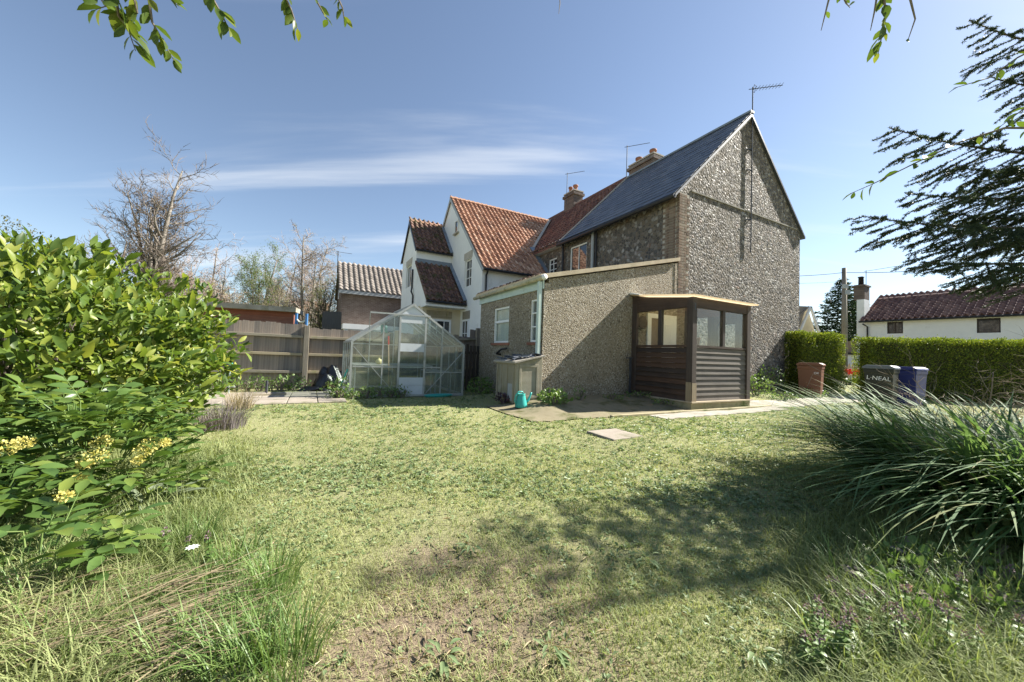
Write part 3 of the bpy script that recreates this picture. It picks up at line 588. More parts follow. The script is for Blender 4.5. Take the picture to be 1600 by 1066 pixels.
# ------------------------------------------------------------------ white rendered house
N = hthing('white_house', 'white painted house with steep orange pantile roofs and stepped gables', 'house')
RW, RP = 1.316, -.42; WL0, WA, WL1 = 6.60, 10.85, 15.1; ZW, ZWA = 4.62, 8.80
fl = lambda u, v, t: (t, u, v)
hw = [(7.79, 8.62, 3.98, 5.20)]
mb = MB(); wall_grid(mb, [WL0, WL1], [-.2, ZW], [(7.79, 8.62, 3.98, ZW)], lambda u, z, t: (RW+t, u, z), .3)
f0 = lambda l: ZW+(l-WL0)*(ZWA-ZW)/(WA-WL0)
mb.prism([(WL0, ZW), (7.79, ZW), (7.79, f0(7.79))], RW, RW+.3, fl); mb.prism([(7.79, 5.20), (8.62, 5.20), (8.62, f0(8.62)), (7.79, f0(7.79))], RW, RW+.3, fl); mb.prism([(8.62, ZW), (WL1, ZW), (WA, ZWA), (8.62, f0(8.62))], RW, RW+.3, fl)
mb.build('gable_wall', M['white'], N)
MB().box(RW+.3, 4.49, WL0, WL0+.3, -.2, ZW).build('side_wall', M['white'], N)
MB().box(RW+.3, 4.49, WL1-.3, WL1, -.2, ZW).build('far_wall', M['white'], N)
window(N, (RW+.10, 8.62, 3.98), (0, -1, 0), (-1, 0, 0), .83, 1.22, (.5,), (.33, .66), fr=.05, mat=M['white_gloss'], glass=M['winglass'], sill=M['white'])
MB().box(RW-.015, RW-.001, 7.72, 8.70, 5.22, 5.52).build('lintel', M['mortar'], N)
window(N, (RW-.035, 10.05, 6.80), (0, -1, 0), (-1, 0, 0), .46, .60, (), (), fr=.05, mat=M['white_gloss'], glass=M['winglass'], sill=M['mortar'])
wp = (ZWA-ZW)/(WA-WL0); e1 = (WL0-.22, ZW-.22*wp)
def main_z(r): return ZE+(r-RC)*rp
mb = MB(); mb.prism([(e1[0], e1[1]), (WA, ZWA), (2*WA-e1[0], e1[1]), (2*WA-e1[0], e1[1]+.07), (WA, ZWA+.09), (e1[0], e1[1]+.07)], RW-.06, RC-.02, fl)
# the ridge runs on into the main roof above the eaves
mb.add([(RC-.02, 7.95, ZE+.05), (RC-.02, WA, ZWA+.09), (7.35, WA, ZWA+.09), (RC-.02, 2*WA-7.95, ZE+.05)], [(0, 1, 2), (1, 3, 2)])
wr = mb.build('roof', M['pantile'], N)
ang = math.atan(wp); Vw = (0, math.cos(ang), math.sin(ang)); Lw = math.hypot(WA-e1[0], ZWA-e1[1])
wkeep = lambda p: p.x < RC-.12 or (p.z > ZE and p.x < RC+(p.z-ZE)/rp-.15)
tile_slope(wr, M['pantile'], (RW-.08, e1[0]-.04, e1[1]+.05), (1, 0, 0), Vw, 6.1, Lw-.05, wkeep, w=.245, g=.305)
mb = MB()
for i in range(15): mb.tube([(RW-.08+i*.40, WA, ZWA+.07), (RW+.31+i*.40, WA, ZWA+.085)], .095, 8)
mb.build('ridge_tiles', M['pantile'], wr)
mb = MB(); mb.bar((RC-.10, e1[0]+.05, e1[1]+.14), (RC-.10, 7.95, ZE+.16), .22, .05, (-.2, -1, 1)); mb.build('valley_flashing', M['lead'], wr)
mb = MB(); mb.bar((RC-.03, 7.95, ZE+.14), (7.2, WA-.1, ZWA+.12), .14, .04, (-.5, -.5, 1)); mb.build('valley_flashing', M['mortar'], wr)
MB().tube([(RW-.05, e1[0]-.05, e1[1]+.02), (RC-.1, e1[0]-.05, e1[1]+.04)], .055, 8).build('gutter', M['blackpipe'], N)
MB().tube([(RW+.15, e1[0]+.02, e1[1]), (RW+.15, WL0-.06, ZW-.4), (RW+.15, WL0-.06, .1)], .04, 8).build('downpipe', M['blackpipe'], N)
mb = MB(); mb.bar((RW-.07, e1[0], e1[1]-.02), (RW-.07, WA, ZWA), .03, .14, (0, -1, 1)); mb.bar((RW-.07, 2*WA-e1[0], e1[1]-.02), (RW-.07, WA, ZWA), .03, .14, (0, 1, 1)); mb.build('bargeboard', M['greypipe'], N)
# smaller gabled projection
PL0, PA, PL1, ZP, ZPA = 10.47, 11.985, 13.48, 5.98, 7.62
mb = MB(); wall_grid(mb, [PL0, PL1], [-.2, ZP], [(11.3, 12.5, 4.28, 5.40)], lambda u, z, t: (RP+t, u, z), .3)
mb.prism([(PL0, ZP), (PL1, ZP), (PA, ZPA)], RP, RP+.3, fl); mb.box(RP+.3, RW-.002, PL0, PL0+.3, -.2, ZP); mb.box(RP+.3, RW-.002, PL1-.3, PL1, -.2, ZP)
mb.build('projection_wall', M['white'], N)
window(N, (RP+.10, 12.5, 4.28), (0, -1, 0), (-1, 0, 0), 1.2, 1.12, (.33, .66), (), fr=.05, mat=M['white_gloss'], glass=M['winglass'], sill=M['white'])
MB().box(RP-.015, RP-.001, 11.25, 12.55, 5.42, 5.68).build('lintel', M['mortar'], N)
pp = (ZPA-ZP)/(PA-PL0); e2 = (PL0-.15, ZP-.15*pp)
mb = MB(); mb.prism([(e2[0], e2[1]), (PA, ZPA), (2*PA-e2[0], e2[1]), (2*PA-e2[0], e2[1]+.07), (PA, ZPA+.09), (e2[0], e2[1]+.07)], RP-.06, RW-.003, fl); pr2 = mb.build('projection_roof', M['pantile_moss'], N)
ang = math.atan(pp); tile_slope(pr2, M['pantile_moss'], (RP-.08, e2[0]-.04, e2[1]+.05), (1, 0, 0), (0, math.cos(ang), math.sin(ang)), 1.7, math.hypot(PA-e2[0], ZPA-e2[1]), None, w=.245, g=.305)
mb = MB(); [mb.tube([(RP-.08+i*.44, PA, ZPA+.07), (RP+.35+i*.44, PA, ZPA+.085)], .09, 8) for i in range(4)]; mb.build('ridge_tiles', M['pantile'], pr2)
mb = MB(); mb.bar((RP-.07, e2[0], e2[1]-.02), (RP-.07, PA, ZPA), .03, .12, (0, -1, 1)); mb.bar((RP-.07, 2*PA-e2[0], e2[1]-.02), (RP-.07, PA, ZPA), .03, .12, (0, 1, 1)); mb.build('bargeboard', M['blackpipe'], N)
MB().tube([(RP-.05, e2[0]-.04, e2[1]+.0), (RW-.02, e2[0]-.04, e2[1]+.0)], .05, 8).build('gutter', M['blackpipe'], N)
MB().bar((RW-.05, e2[0]-.05, e2[1]+.1), (RW-.05, PA, ZPA+.12), .16, .05, (-.3, -1, .8)).build('flashing', M['lead'], pr2)
# lower sweep of roof in front of the projection
c0, c1 = (8.20, 3.18), (PL0, 5.20); cp = (c1[1]-c0[1])/(c1[0]-c0[0])
mb = MB(); mb.prism([(c0[0], c0[1]), (c1[0]-.01, c1[1]), (c1[0]-.01, c1[1]+.09), (c0[0], c0[1]+.08)], RP-.05, RW-.004, fl); cr_ = mb.build('lower_roof', M['pantile_moss'], N)
ang = math.atan(cp); tile_slope(cr_, M['pantile_moss'], (RP-.07, c0[0]-.05, c0[1]+.05), (1, 0, 0), (0, math.cos(ang), math.sin(ang)), 1.7, math.hypot(c1[0]-c0[0], c1[1]-c0[1])-.1, None, w=.245, g=.305)
mb = MB(); mb.prism([(c0[0]+.28, 3.10), (PL0-.002, 3.10), (PL0-.002, c1[1]-.02), (c0[0]+.28, c0[1]+.26)], RP+.0, RW-.005, fl); mb.build('porch_cheek', M['white'], N)
MB().box(RP+.02, RW-.006, 8.95, PL0-.003, -.2, 3.095).build('porch_wall', M['cream'], N)
MB().box(RP-.03, RW-.01, c0[0]+.06, 9.2, 3.0, 3.09).build('soffit', M['white'], N)
MB().tube([(RP-.05, c0[0]-.05, c0[1]), (RW-.03, c0[0]-.05, c0[1])], .055, 8).build('gutter', M['blackpipe'], N)
MB().bar((RP+.0, PL0-.03, c1[1]+.16), (RW, PL0-.03, c1[1]+.16), .03, .2).build('flashing', M['lead'], N)
MB().bar((RW-.05, c0[0], c0[1]+.18), (RW-.05, PL0-.05, c1[1]+.18), .18, .05, (-.3, -1, .8)).build('flashing', M['lead'], N)
mb = MB(); [mb.box(RP+.18+i*.13, RP+.30+i*.13, 8.925, 8.949, 2.58, 2.90) for i in range(9)]; mb.build('lintel', M['rail'], N)
window(N, (RP+.30, 8.92, 1.4), (1, 0, 0), (0, -1, 0), 1.0, 1.12, (.35, .68), (), fr=.08, mat=M['white_gloss'], glass=M['winglass'])
MB().box(RW-.02, RW-.001, 7.75, 8.6, 2.55, 2.9).build('lintel', M['rail'], N)
window(N, (RW-.035, 8.52, 1.35), (0, -1, 0), (-1, 0, 0), .7, 1.15, (.5,), (.5,), fr=.05, mat=M['white_gloss'], glass=M['winglass'])
MB().tube([(RP-.05, 10.9, 5.0), (RP-.05, 10.9, 4.1), (RP-.12, 10.7, 3.9), (RP-.05, 10.62, 3.7), (RP-.05, 10.62, 2.6)], .04, 7).build('waste_pipe', M['blackpipe'], N)

# ------------------------------------------------------------------ brick house beyond
B = hthing('brick_house', 'brown brick house with grey ribbed tile roof behind the greenhouse', 'house')
mb = MB(); mb.prism([(19, -.3), (24, -.3), (24, 4.85), (21.5, 6.8), (19, 4.85)], -3.05, 5, fl); mb.build('wall', M['brickwall'], B)
ang = math.atan2(6.98-4.75, 2.8); mb = MB(); mb.prism([(18.7, 4.72), (21.5, 6.95), (24.3, 4.72), (24.3, 4.80), (21.5, 7.03), (18.7, 4.80)], -3.2, 5.1, fl); br_ = mb.build('roof', M['conc_tile'], B)
tile_mass(br_, 'ribbed_tiles', M['conc_tile'], (-3.22, 18.66, 4.80), (1, 0, 0), (0, math.cos(ang), math.sin(ang)), 6.0, 3.55, .33, .34, .05)
MB().box(-3.2, 5, 18.66, 18.72, 4.58, 4.79).build('fascia', M['greypipe'], B); MB().box(-3.24, -3.2, 18.7, 18.98, 4.2, 4.75).build('box_end', M['greypipe'], B)
MB().box(-2.95, 4, 17.9, 18.99, 2.3, 2.62).build('flat_roof_edge', M['white'], B)
MB().box(-2.85, 4, 17.95, 18.985, -.3, 2.29).build('lower_wall', M['white'], B)
aerial('tv_aerial', 'small aerial on a stub pole above the ribbed tile roof', -3.25, 21.4, 6.3, 7.85, .9, 5, .08, .025, False, .02, bdir=.1)
# small red roofed house far behind
S = hthing('far_house', 'distant small gabled house with red pantiles beyond the fence', 'house')
mb = MB(); mb.prism([(-7.3, -.3), (-5.4, -.3), (-5.4, 4.1), (-6.9, 5.2), (-7.3, 4.6)], 30, 34, fr_); mb.build('wall', M['white'], S)
a0 = slope_mtx((0, 0, 0), (1, 0, 0), (0, 1, 0)); tile_mass(S, 'pantiles', M['pantile'], (-6.9, 29.9, 3.4), (1, 0, 0), (0, .8, .75), 3.4, 2.6, .3, .33, .04)
MB().bar((-6.95, 29.85, 3.35), (-6.95, 31.9, 5.3), .12, .12).build('bargeboard', M['white_gloss'], S)

# ------------------------------------------------------------------ board fence
FL = 5.15
fe = hthing('board_fence', 'weathered close board fence with three rails and thick posts', 'fence')
zf = lambda r: T(*W(r, FL).xy)
r = -10.5; bm_ = {}
while r < 1.25:
    w_ = rnd.choice((.10, .112, .125)); top = (1.86 if r < -4.75 else 1.76)+rnd.uniform(-.018, .018)-.01*(r+5)*(r < -4.75)
    key = (w_, rnd.randrange(3))
    if key not in bm_:
        m_ = MB(); tp = [0, .01, -.012][key[1]]; m_.add([(0, 0, 0), (w_+.012, 0, 0), (w_+.012, .022, 0), (0, .010, 0), (0, 0, 1), (w_+.012, 0, 1+tp*.5), (w_+.012, .022, 1+tp*.5), (0, .010, 1)], [(0, 3, 2, 1), (4, 5, 6, 7), (0, 1, 5, 4), (1, 2, 6, 5), (2, 3, 7, 6), (3, 0, 4, 7)]); bm_[key] = m_.mesh('fence_board'); bm_[key].materials.append(M['fence'])
    o = link('fence_board', bm_[key], None, fe, (r, FL+.05+rnd.uniform(0, .004), zf(r)-.02)); o.scale = (1, 1, top); o.rotation_euler = (0, rnd.uniform(-.006, .006), 0); r += w_
for ra, rb, off in ((-10.5, -7.35, .06), (-7.35, -4.78, .03), (-4.62, -2.2, 0), (-2.2, 1.25, 0)):
    for z_ in (.47, .97, 1.47): MB().bar((ra, FL+.0, zf(ra)+z_+off), (rb, FL+.0, zf(rb)+z_), .09, .075).build('rail', M['rail'], fe, bevel=.006)
for r_ in (-10.5, -7.35, -4.7, -2.2, .6): MB().box(-.07, .07, -.09, .045, -.1, 1.80).build('post', M['post'], fe, bevel=.012, loc=(r_, FL, zf(r_)))
# darker pale fence between the greenhouse and the lean-to
df = hthing('pale_fence', 'short dark paling fence between greenhouse and lean-to wall', 'fence')
M['fence_dark'] = woodmat('dark_paling', (.035, .028, .022), (.075, .06, .05), 2)
for i in range(6): MB().box(0, .085, 0, .02, -.1, 1.42+rnd.uniform(-.05, .05)).build('pale', M['fence_dark'], df, loc=(-.66+i*.115, 3.55, T(*W(-.5, 3.5).xy)))
MB().box(-.85, -.72, 3.47, 3.6, -.2, 1.62).build('post', M['post'], df); MB().box(-.72, -.02, 3.575, 3.63, .3, .38).box(-.72, -.02, 3.575, 3.63, 1.05, 1.13).build('rail', M['fence_dark'], df)

# ------------------------------------------------------------------ shed behind the fence
a = at(288, 470, 13.4); b = at(462, 478, 13.4); rot_ = math.radians(20); kx = b.x/b.y; wd = (kx*a.y-a.x)/(math.cos(rot_)-kx*math.sin(rot_)); sh = thing('shed', 'red brown board shed with flat felt roof behind the fence', 'shed', (a.x, a.y, 0), rot_); M['shed'] = woodmat('red_stained_board', (.16, .055, .035), (.24, .09, .06), 0)
for i in range(17): MB().box(0.1, wd-.05, .02-.0, .05, i*.15, i*.15+.146).build('board', M['shed'], sh, loc=(0, (i % 2)*.002, 0))
MB().box(.1, wd-.05, .052, 1.2, 0, 2.5).build('body', M['shed'], sh); MB().box(wd-.12, wd-.04, -.01, .019, 0, 2.45).build('corner_board', M['shed'], sh)
mb = MB(); mb.box(-.2, wd+.06, -.25, 1.3, 2.44, 2.62); mb.build('roof', M['concrete'], sh)

# ------------------------------------------------------------------ greenhouse
GR, GL, GW, GD, GE, GRZ = -3.75, 2.2, 2.72, 2.35, 1.30, 2.26
G = hthing('greenhouse', 'old aluminium framed greenhouse with dusty glass and sliding door', 'greenhouse', GR, GL, -.03)
def gbar(n_, p, q, w_=.03, h_=.03, up=(0, 0, 1)): return MB().bar(p, q, w_, h_, up).build(n_, M['metal'], G)
mid = GW/2; dx0, dx1 = 1.03, 1.70
for x in (0, GW):
    for y in (0, GD): gbar('corner_post', (x, y, 0), (x, y, GE), .045, .045)
    gbar('eave_rail', (x, 0, GE), (x, GD, GE), .05, .05); gbar('base_rail', (x, 0, .03), (x, GD, .03), .05, .06)
    for i in range(1, 4): gbar('glazing_bar', (x, GD*i/4, .06), (x, GD*i/4, GE), .022, .03); gbar('roof_bar', (x, GD*i/4, GE), (mid, GD*i/4, GRZ), .022, .03)
    gbar('side_brace', (x, .05, 1.2), (x, GD*.55, .06), .02, .01)
for y in (0, GD):
    gbar('rafter', (0, y, GE), (mid, y, GRZ), .045, .05); gbar('rafter', (GW, y, GE), (mid, y, GRZ), .045, .05); gbar('base_rail', (0, y, .03), (GW, y, .03), .05, .06)
    for x, zt_ in ((.68, GE+(GRZ-GE)*.68/mid), (2.12, GE+(GRZ-GE)*(GW-2.12)/mid)): gbar('glazing_bar', (x, y, .05), (x, y, zt_), .025, .03)
    if y: gbar('glazing_bar', (mid, y, .05), (mid, y, GRZ), .025, .03); gbar('cross_rail', (0, y, GE-.02), (GW, y, GE-.02), .03, .03); gbar('cross_rail', (0, y, .72), (GW, y, .72), .025, .03)
gbar('ridge_bar', (mid, 0, GRZ), (mid, GD, GRZ), .05, .05)
gbar('front_brace', (.04, -.012, 1.18), (1.0, -.012, .08), .012, .03, (0, 1, 0)); gbar('front_brace', (1.75, -.012, .08), (GW-.04, -.012, 1.12), .012, .035, (0, 1, 0))
gbar('front_rail', (.04, 0, .72), (2.1, 0, .72), .03, .03); gbar('front_rail', (1.7, .0, .60), (GW, .0, .60), .02, .02)
gbar('door_track', (.36, -.05, 1.99), (1.78, -.05, 2.0), .035, .035); gbar('track_stay', (.36, -.04, 1.99), (.36, .02, 1.56), .015, .015)
def pane(vs, m_, par=G):
    n_ = (Vector(vs[1])-Vector(vs[0])).cross(Vector(vs[2])-Vector(vs[0])).normalized()*.002
    mb = MB(); k = len(vs); mb.add([Vector(p)-n_ for p in vs]+[Vector(p)+n_ for p in vs], [tuple(range(k-1, -1, -1)), tuple(range(k, 2*k))]+[(i, (i+1) % k, (i+1) % k+k, i+k) for i in range(k)]); mb.build('pane', m_, par)
rz = lambda x: GE+(GRZ-GE)*(x if x < mid else GW-x)/mid
for y in (0.006, GD-.006):
    seq = [(0, .68), (.68, dx0), (dx1, 2.12), (2.12, GW)] if y < 1 else [(0, .68), (.68, mid), (mid, 2.12), (2.12, GW)]
    for a, b in seq:
        pane([(a, y, .05), (b, y, .05), (b, y, .70), (a, y, .70)], M['glass_low']); pane([(a, y, .71), (b, y, .71), (b, y, GE-.01), (a, y, GE-.01)], M['glass_gh'])
        pane([(a, y, GE), (b, y, GE), (b, y, max(rz(b), GE+.01)), (a, y, max(rz(a), GE+.01))], M['glass_gh'])
for x in (0.0, GW):
    for i in range(4):
        a, b = GD*i/4, GD*(i+1)/4; pane([(x, a, .05), (x, b, .05), (x, b, .68), (x, a, .68)], M['glass_low']); pane([(x, a, .69), (x, b, .69), (x, b, GE), (x, a, GE)], M['glass_gh'])
        pane([(x, a, GE), (x, b, GE), ((x+mid)/2, b, (GE+GRZ)/2), ((x+mid)/2, a, (GE+GRZ)/2)], M['glass_low']); pane([((x+mid)/2, a, (GE+GRZ)/2+.006), ((x+mid)/2, b, (GE+GRZ)/2+.006), (mid, b, GRZ), (mid, a, GRZ)], M['glass_gh'])
dr = MB(); dr.box(dx0, dx0+.045, -.06, -.02, .02, 1.97).box(dx1-.045, dx1, -.06, -.02, .02, 1.97).box(dx0+.045, dx1-.045, -.06, -.02, .02, .06); door = dr.build('door', M['metal'], G)
for z0, z1 in ((.06, .27), (.275, .47), (1.10, 1.30), (1.80, 1.97)): MB().box(dx0+.046, dx1-.046, -.05, -.03, z0, z1).build('door_panel', M['opaque_panel'], door)
for z0, z1 in ((.475, 1.095), (1.305, 1.795)): MB().box(dx0+.046, dx1-.046, -.042, -.038, z0, z1).build('pane', M['glass_gh'], door)
pane([(dx0+.02, .004, 1.99), (dx1-.02, .004, 1.99), (mid, .004, GRZ-.03)], M['opaque_panel'])
st = hthing('plant_bench', 'slatted metal plant bench inside the greenhouse', 'bench', GR+.12, GL+.55, -.03)
for i in range(5): MB().box(0, 1.95, i*.13, i*.13+.09, .72, .745).build('slat', M['metal'], st)
for x, y in ((.03, .03), (1.92, .03), (.03, .56), (1.92, .56)): MB().box(x-.015, x+.015, y-.015, y+.015, 0, .72).build('leg', M['metal'], st)
st2 = hthing('plant_bench', 'lower slatted bench on the lean-to side inside the greenhouse', 'bench', GR+2.12, GL+.5, -.03)
for i in range(4): MB().box(i*.13, i*.13+.09, 0, 1.6, .55, .575).build('slat', M['metal'], st2)
for x, y in ((.03, .03), (.45, .03), (.03, 1.57), (.45, 1.57)): MB().box(x-.015, x+.015, y-.015, y+.015, 0, .55).build('leg', M['metal'], st2)
M['red_paint'] = var('red_paint', (.45, .04, .03), (.55, .06, .05), 4, .5, 0); M['handle'] = var('ash_handle', (.42, .30, .20), (.52, .40, .28), 5, .7, .1, 30)
bs = hthing('broom', 'red topped broom leaning inside the greenhouse', 'broom', GR+.92, GL+.30, -.02); bs.rotation_euler = (.0, -.05, HROT)
MB().tube([(0, 0, .1), (0, 0, 1.25)], .013, 7).build('handle', M['handle'], bs); MB().tube([(0, 0, 1.25), (0, 0, 1.46)], .017, 7).build('grip', M['red_paint'], bs); MB().box(-.14, .14, -.03, .03, 0, .12).build('head', M['handle'], bs, bevel=.01)
M['teal'] = var('teal_plastic', (.04, .34, .30), (.06, .42, .37), 3, .35, .05, 30); M['cloth_teal'] = var('teal_cloth', (.30, .50, .46), (.40, .60, .55), 5, .9, .3, 20)
mb = MB(); mb.add([(0, 0, 0), (.16, .01, -.02), (.17, 0, -.20), (.08, .03, -.17), (.02, -.01, -.22)], [(0, 1, 2, 3), (0, 3, 4)]); ob = mb.build('cloth', M['cloth_teal'], None); ob.location = W(GR+.62, GL+.12, 1.70); ob.rotation_euler = (0, 0, HROT); so = ob.modifiers.new('s', 'SOLIDIFY'); so.thickness = .008; tag(ob, 'pale teal cloth hung from the greenhouse rafter', 'cloth')
M['cream_ball'] = var('gourd', (.45, .38, .16), (.58, .52, .30), 4, .6, .2, 20)
ob = MB().lathe([(.01, -.07), (.06, -.06), (.085, 0), (.06, .06), (.02, .075), (.012, .10)], 14).build('gourd', M['cream_ball'], None, True); ob.location = W(GR+.72, GL+.75, .79); tag(ob, 'pale yellow gourd lying on the greenhouse bench', 'gourd')

# ------------------------------------------------------------------ coal bunker, watering can, fence side clutter
bk = hthing('coal_bunker', 'grey concrete coal bunker with broken slates on its lid', 'bunker', -.82, -.28, T(*W(-.6, .1).xy)-.02); M['bunker'] = var('bunker_concrete', (.25, .225, .165), (.34, .31, .24), 2.5, .9, .35, 60, dirt=((.22, .20, .13), 3, .5))
mb = MB(); mb.prism([(0, 0), (.66, 0), (.66, .98), (0, .84)], 0, .92, fr_); mb.build('body', M['bunker'], bk, bevel=.015)
for i, (a, b, c, d) in enumerate(((.06, .86, .05, .30), (.06, .86, .36, .40))): pass
MB().box(-.018, -.001, .10, .30, .05, .40).build('hatch', M['greypipe'], bk)
for y in (.08, .36, .64, .84): MB().box(-.02, -.001, y-.025, y+.025, .0 if y != .2 else .4, .80).build('rib', M['bunker'], bk, bevel=.006)
MB().box(.08, .56, -.015, -.001, .10, .16).box(.08, .14, -.016, -.001, .16, .76).box(.50, .56, -.016, -.001, .16, .76).box(.08, .56, -.015, -.001, .76, .82).build('raised_panel', M['bunker'], bk, bevel=.006)
mb = MB(); mb.prism([(-.06, .83), (.68, .99), (.68, 1.03), (-.06, .88)], -.05, .97, fr_); lid = mb.build('lid', M['concrete'], bk, bevel=.008)
for i in range(14):
    x, y = rnd.uniform(.0, .60), rnd.uniform(.02, .85); s = rnd.uniform(.06, .14)
    ob = MB().prism([(-s, -s*.5), (s*.8, -s*.7), (s, s*.5), (-s*.4, s*.8)], 0, .015, lambda u, v, t: (u, v, t)).build('broken_slate', M['slate'], None); ob.location = W(-.82+x, -.28+y, bk.location.z+.905+x*.205+rnd.uniform(.0, .02)); ob.rotation_euler = (rnd.uniform(-.25, .25), -.2+rnd.uniform(-.2, .2), rnd.uniform(0, 6)); tag(ob, 'broken grey slate piece lying on the coal bunker lid', 'slate', 'broken slates on the bunker')
wp_ = gp(814, 634); wc = thing('watering_can', 'teal plastic watering can in front of the coal bunker', 'watering can', (wp_.x, wp_.y, T(wp_.x, wp_.y)+.015), HROT+.05)
MB().lathe([(.115, 0), (.125, .01), (.12, .06), (.085, .22), (.075, .25), (.085, .27), (.07, .27), (.065, .24)], 18).build('body', M['teal'], wc, True)
MB().tube([(.09, 0, .07), (.17, 0, .13), (.22, 0, .24), (.235, 0, .29)], [.028, .024, .018, .022], 10).build('spout', M['teal'], wc, True)
MB().tube([(.05, 0, .265), (.02, 0, .31), (-.06, 0, .31), (-.13, 0, .24), (-.15, 0, .14), (-.11, 0, .05)], .014, 8).build('handle', M['teal'], wc, True)
p = gp(416, 616); ob = MB().tube([(0, 0, -.05), (.0, .0, .33)], .03, 8).build('stub_post', M['dark_metal'], None); ob.location = p; tag(ob, 'short grey stub post standing on the patio', 'post')
p = gp(395, 622); q_ = gp(447, 620); ob = MB().bar(p+Vector((0, 0, .06)), q_+Vector((0, 0, .06)), .05, .04).build('timber_batten', M['rail'], None); tag(ob, 'old timber batten lying on the patio slabs', 'batten')
p = gp(357, 618); fd = thing('feeder_stand', 'pale green metal garden stand with prongs by the fence', 'stand', p); 
MB().tube([(0, 0, 0), (0, 0, .72)], .012, 7).build('pole', M['pale_green'], fd); MB().lathe([(.015, .70), (.045, .72), (.04, .75), (.01, .765)], 10).build('cap', M['teal'], fd)
for z_, w_ in ((.2, .12), (.34, .07), (.5, .1)): MB().bar((-w_, 0, z_), (w_, .02, z_), .016, .02).build('prong', M['pale_green'], fd)
# black sacking slumped against the fence
def sheetbag(name, label, cat, c, sx, sy, sz, mat, seed):
    n = 22; V = []; rr_ = random.Random(seed); ph = [rr_.uniform(0, 6) for _ in range(8)]
    for i in range(n+1):
        for j in range(n+1):
            u, v = i/n*2-1, j/n*2-1; d = max(0, 1-(u*u*.9+v*v*.8)); h = d**.55*sz*(1+.22*math.sin(5*u+ph[0])*math.cos(4*v+ph[1])+.12*math.sin(11*u+9*v+ph[2]))
            V.append((u*sx*(1+.08*math.sin(7*v+ph[3])), v*sy*(1+.08*math.sin(6*u+ph[4])), max(h, 0)-.01))
    m = n+1; Fs = [(i*m+j, (i+1)*m+j, (i+1)*m+j+1, i*m+j+1) for i in range(n) for j in range(n)]
    o = MB().add(V, Fs).build(name, mat, None, True); o.location = c; o.rotation_euler = (0, 0, HROT); so = o.modifiers.new('s', 'SOLIDIFY'); so.thickness = .006; return tag(o, label, cat)
M['sack'] = var('black_polythene', (.006, .006, .008), (.014, .014, .016), 5, .28, .6, 12, spec=.6, dist=.03)
p = gp(495, 611); sheetbag('black_sack', 'small black plastic sack lying flat on the patio edge', 'sack', p, .42, .2, .14, M['sack'], 3)
p = gp(522, 606); p = W(-4.05, 4.6); p.z = T(p.x, p.y); sheetbag('black_sack', 'large black plastic sack propped against the fence by the greenhouse', 'sack', p, .42, .34, .62, M['sack'], 5)
ob = MB().tube([(0, 0, 0), (.05, .02, .35), (.13, .05, .82)], .012, 6).build('green_cane', M['teal'], None); pz = W(GR-.28, GL+.1); ob.location = (pz.x, pz.y, T(pz.x, pz.y)); ob.scale = (1.6, 1.6, .8); tag(ob, 'teal cane leaning against the greenhouse corner', 'cane')
hs_ = MB(); rr_ = random.Random(4)
for k in range(4): hs_.tube([(.22*math.cos(a_/10)*(1+.05*k)+.01*rr_.random(), .12*math.sin(a_/10)*(1+.08*k), .012+.012*k+.008*math.sin(a_/7)) for a_ in range(0, 66, 3)], .009, 6)
p = W(-1.75, 1.95); ob = hs_.build('garden_hose', M['teal'], None, True); ob.location = (p.x, p.y, T(p.x, p.y)+.01); ob.rotation_euler = (0, 0, HROT); ob.scale = (1.4, 1, 1); tag(ob, 'coiled green garden hose on the grass by the greenhouse', 'hose')
sl = thing('play_frame', 'blue topped posts joined by a rope above the fence', 'play frame', at(463, 500, 14)); sl.location.z = 0
M['blue_paint'] = var('blue_paint', (.05, .16, .36), (.07, .2, .42), 4, .5, 0); w0 = (at(479, 500, 14)-at(463, 500, 14)).x; zt0 = at(470, 490, 14).z
for x in (0, w0): MB().tube([(x, 0, 0), (x, 0, zt0-.45)], .05, 8).build('post', M['rail'], sl); MB().tube([(x, 0, zt0-.45), (x, 0, zt0)], .052, 8).build('sleeve', M['blue_paint'], sl)
MB().tube([(0, 0, zt0-.2), (w0*.3, 0, zt0-.32), (w0*.7, 0, zt0-.32), (w0, 0, zt0-.2)], .03, 6).build('rope', M['curtain'], sl)
bx_ = at(518, 500, 15); ob = thing('board_screen', 'dark boarded screen standing beyond the fence beside the brick house', 'screen', (bx_.x, bx_.y, 0))
for i in range(7): MB().box(-.38+i*.11, -.275+i*.11, 0, .03, 0, at(518, 487, 15).z+.01*(i % 2)).build('board', M['black_plastic'], ob)
MB().box(-.38, .38, .031, .07, 1.2, 1.3).build('rail', M['black_plastic'], ob)

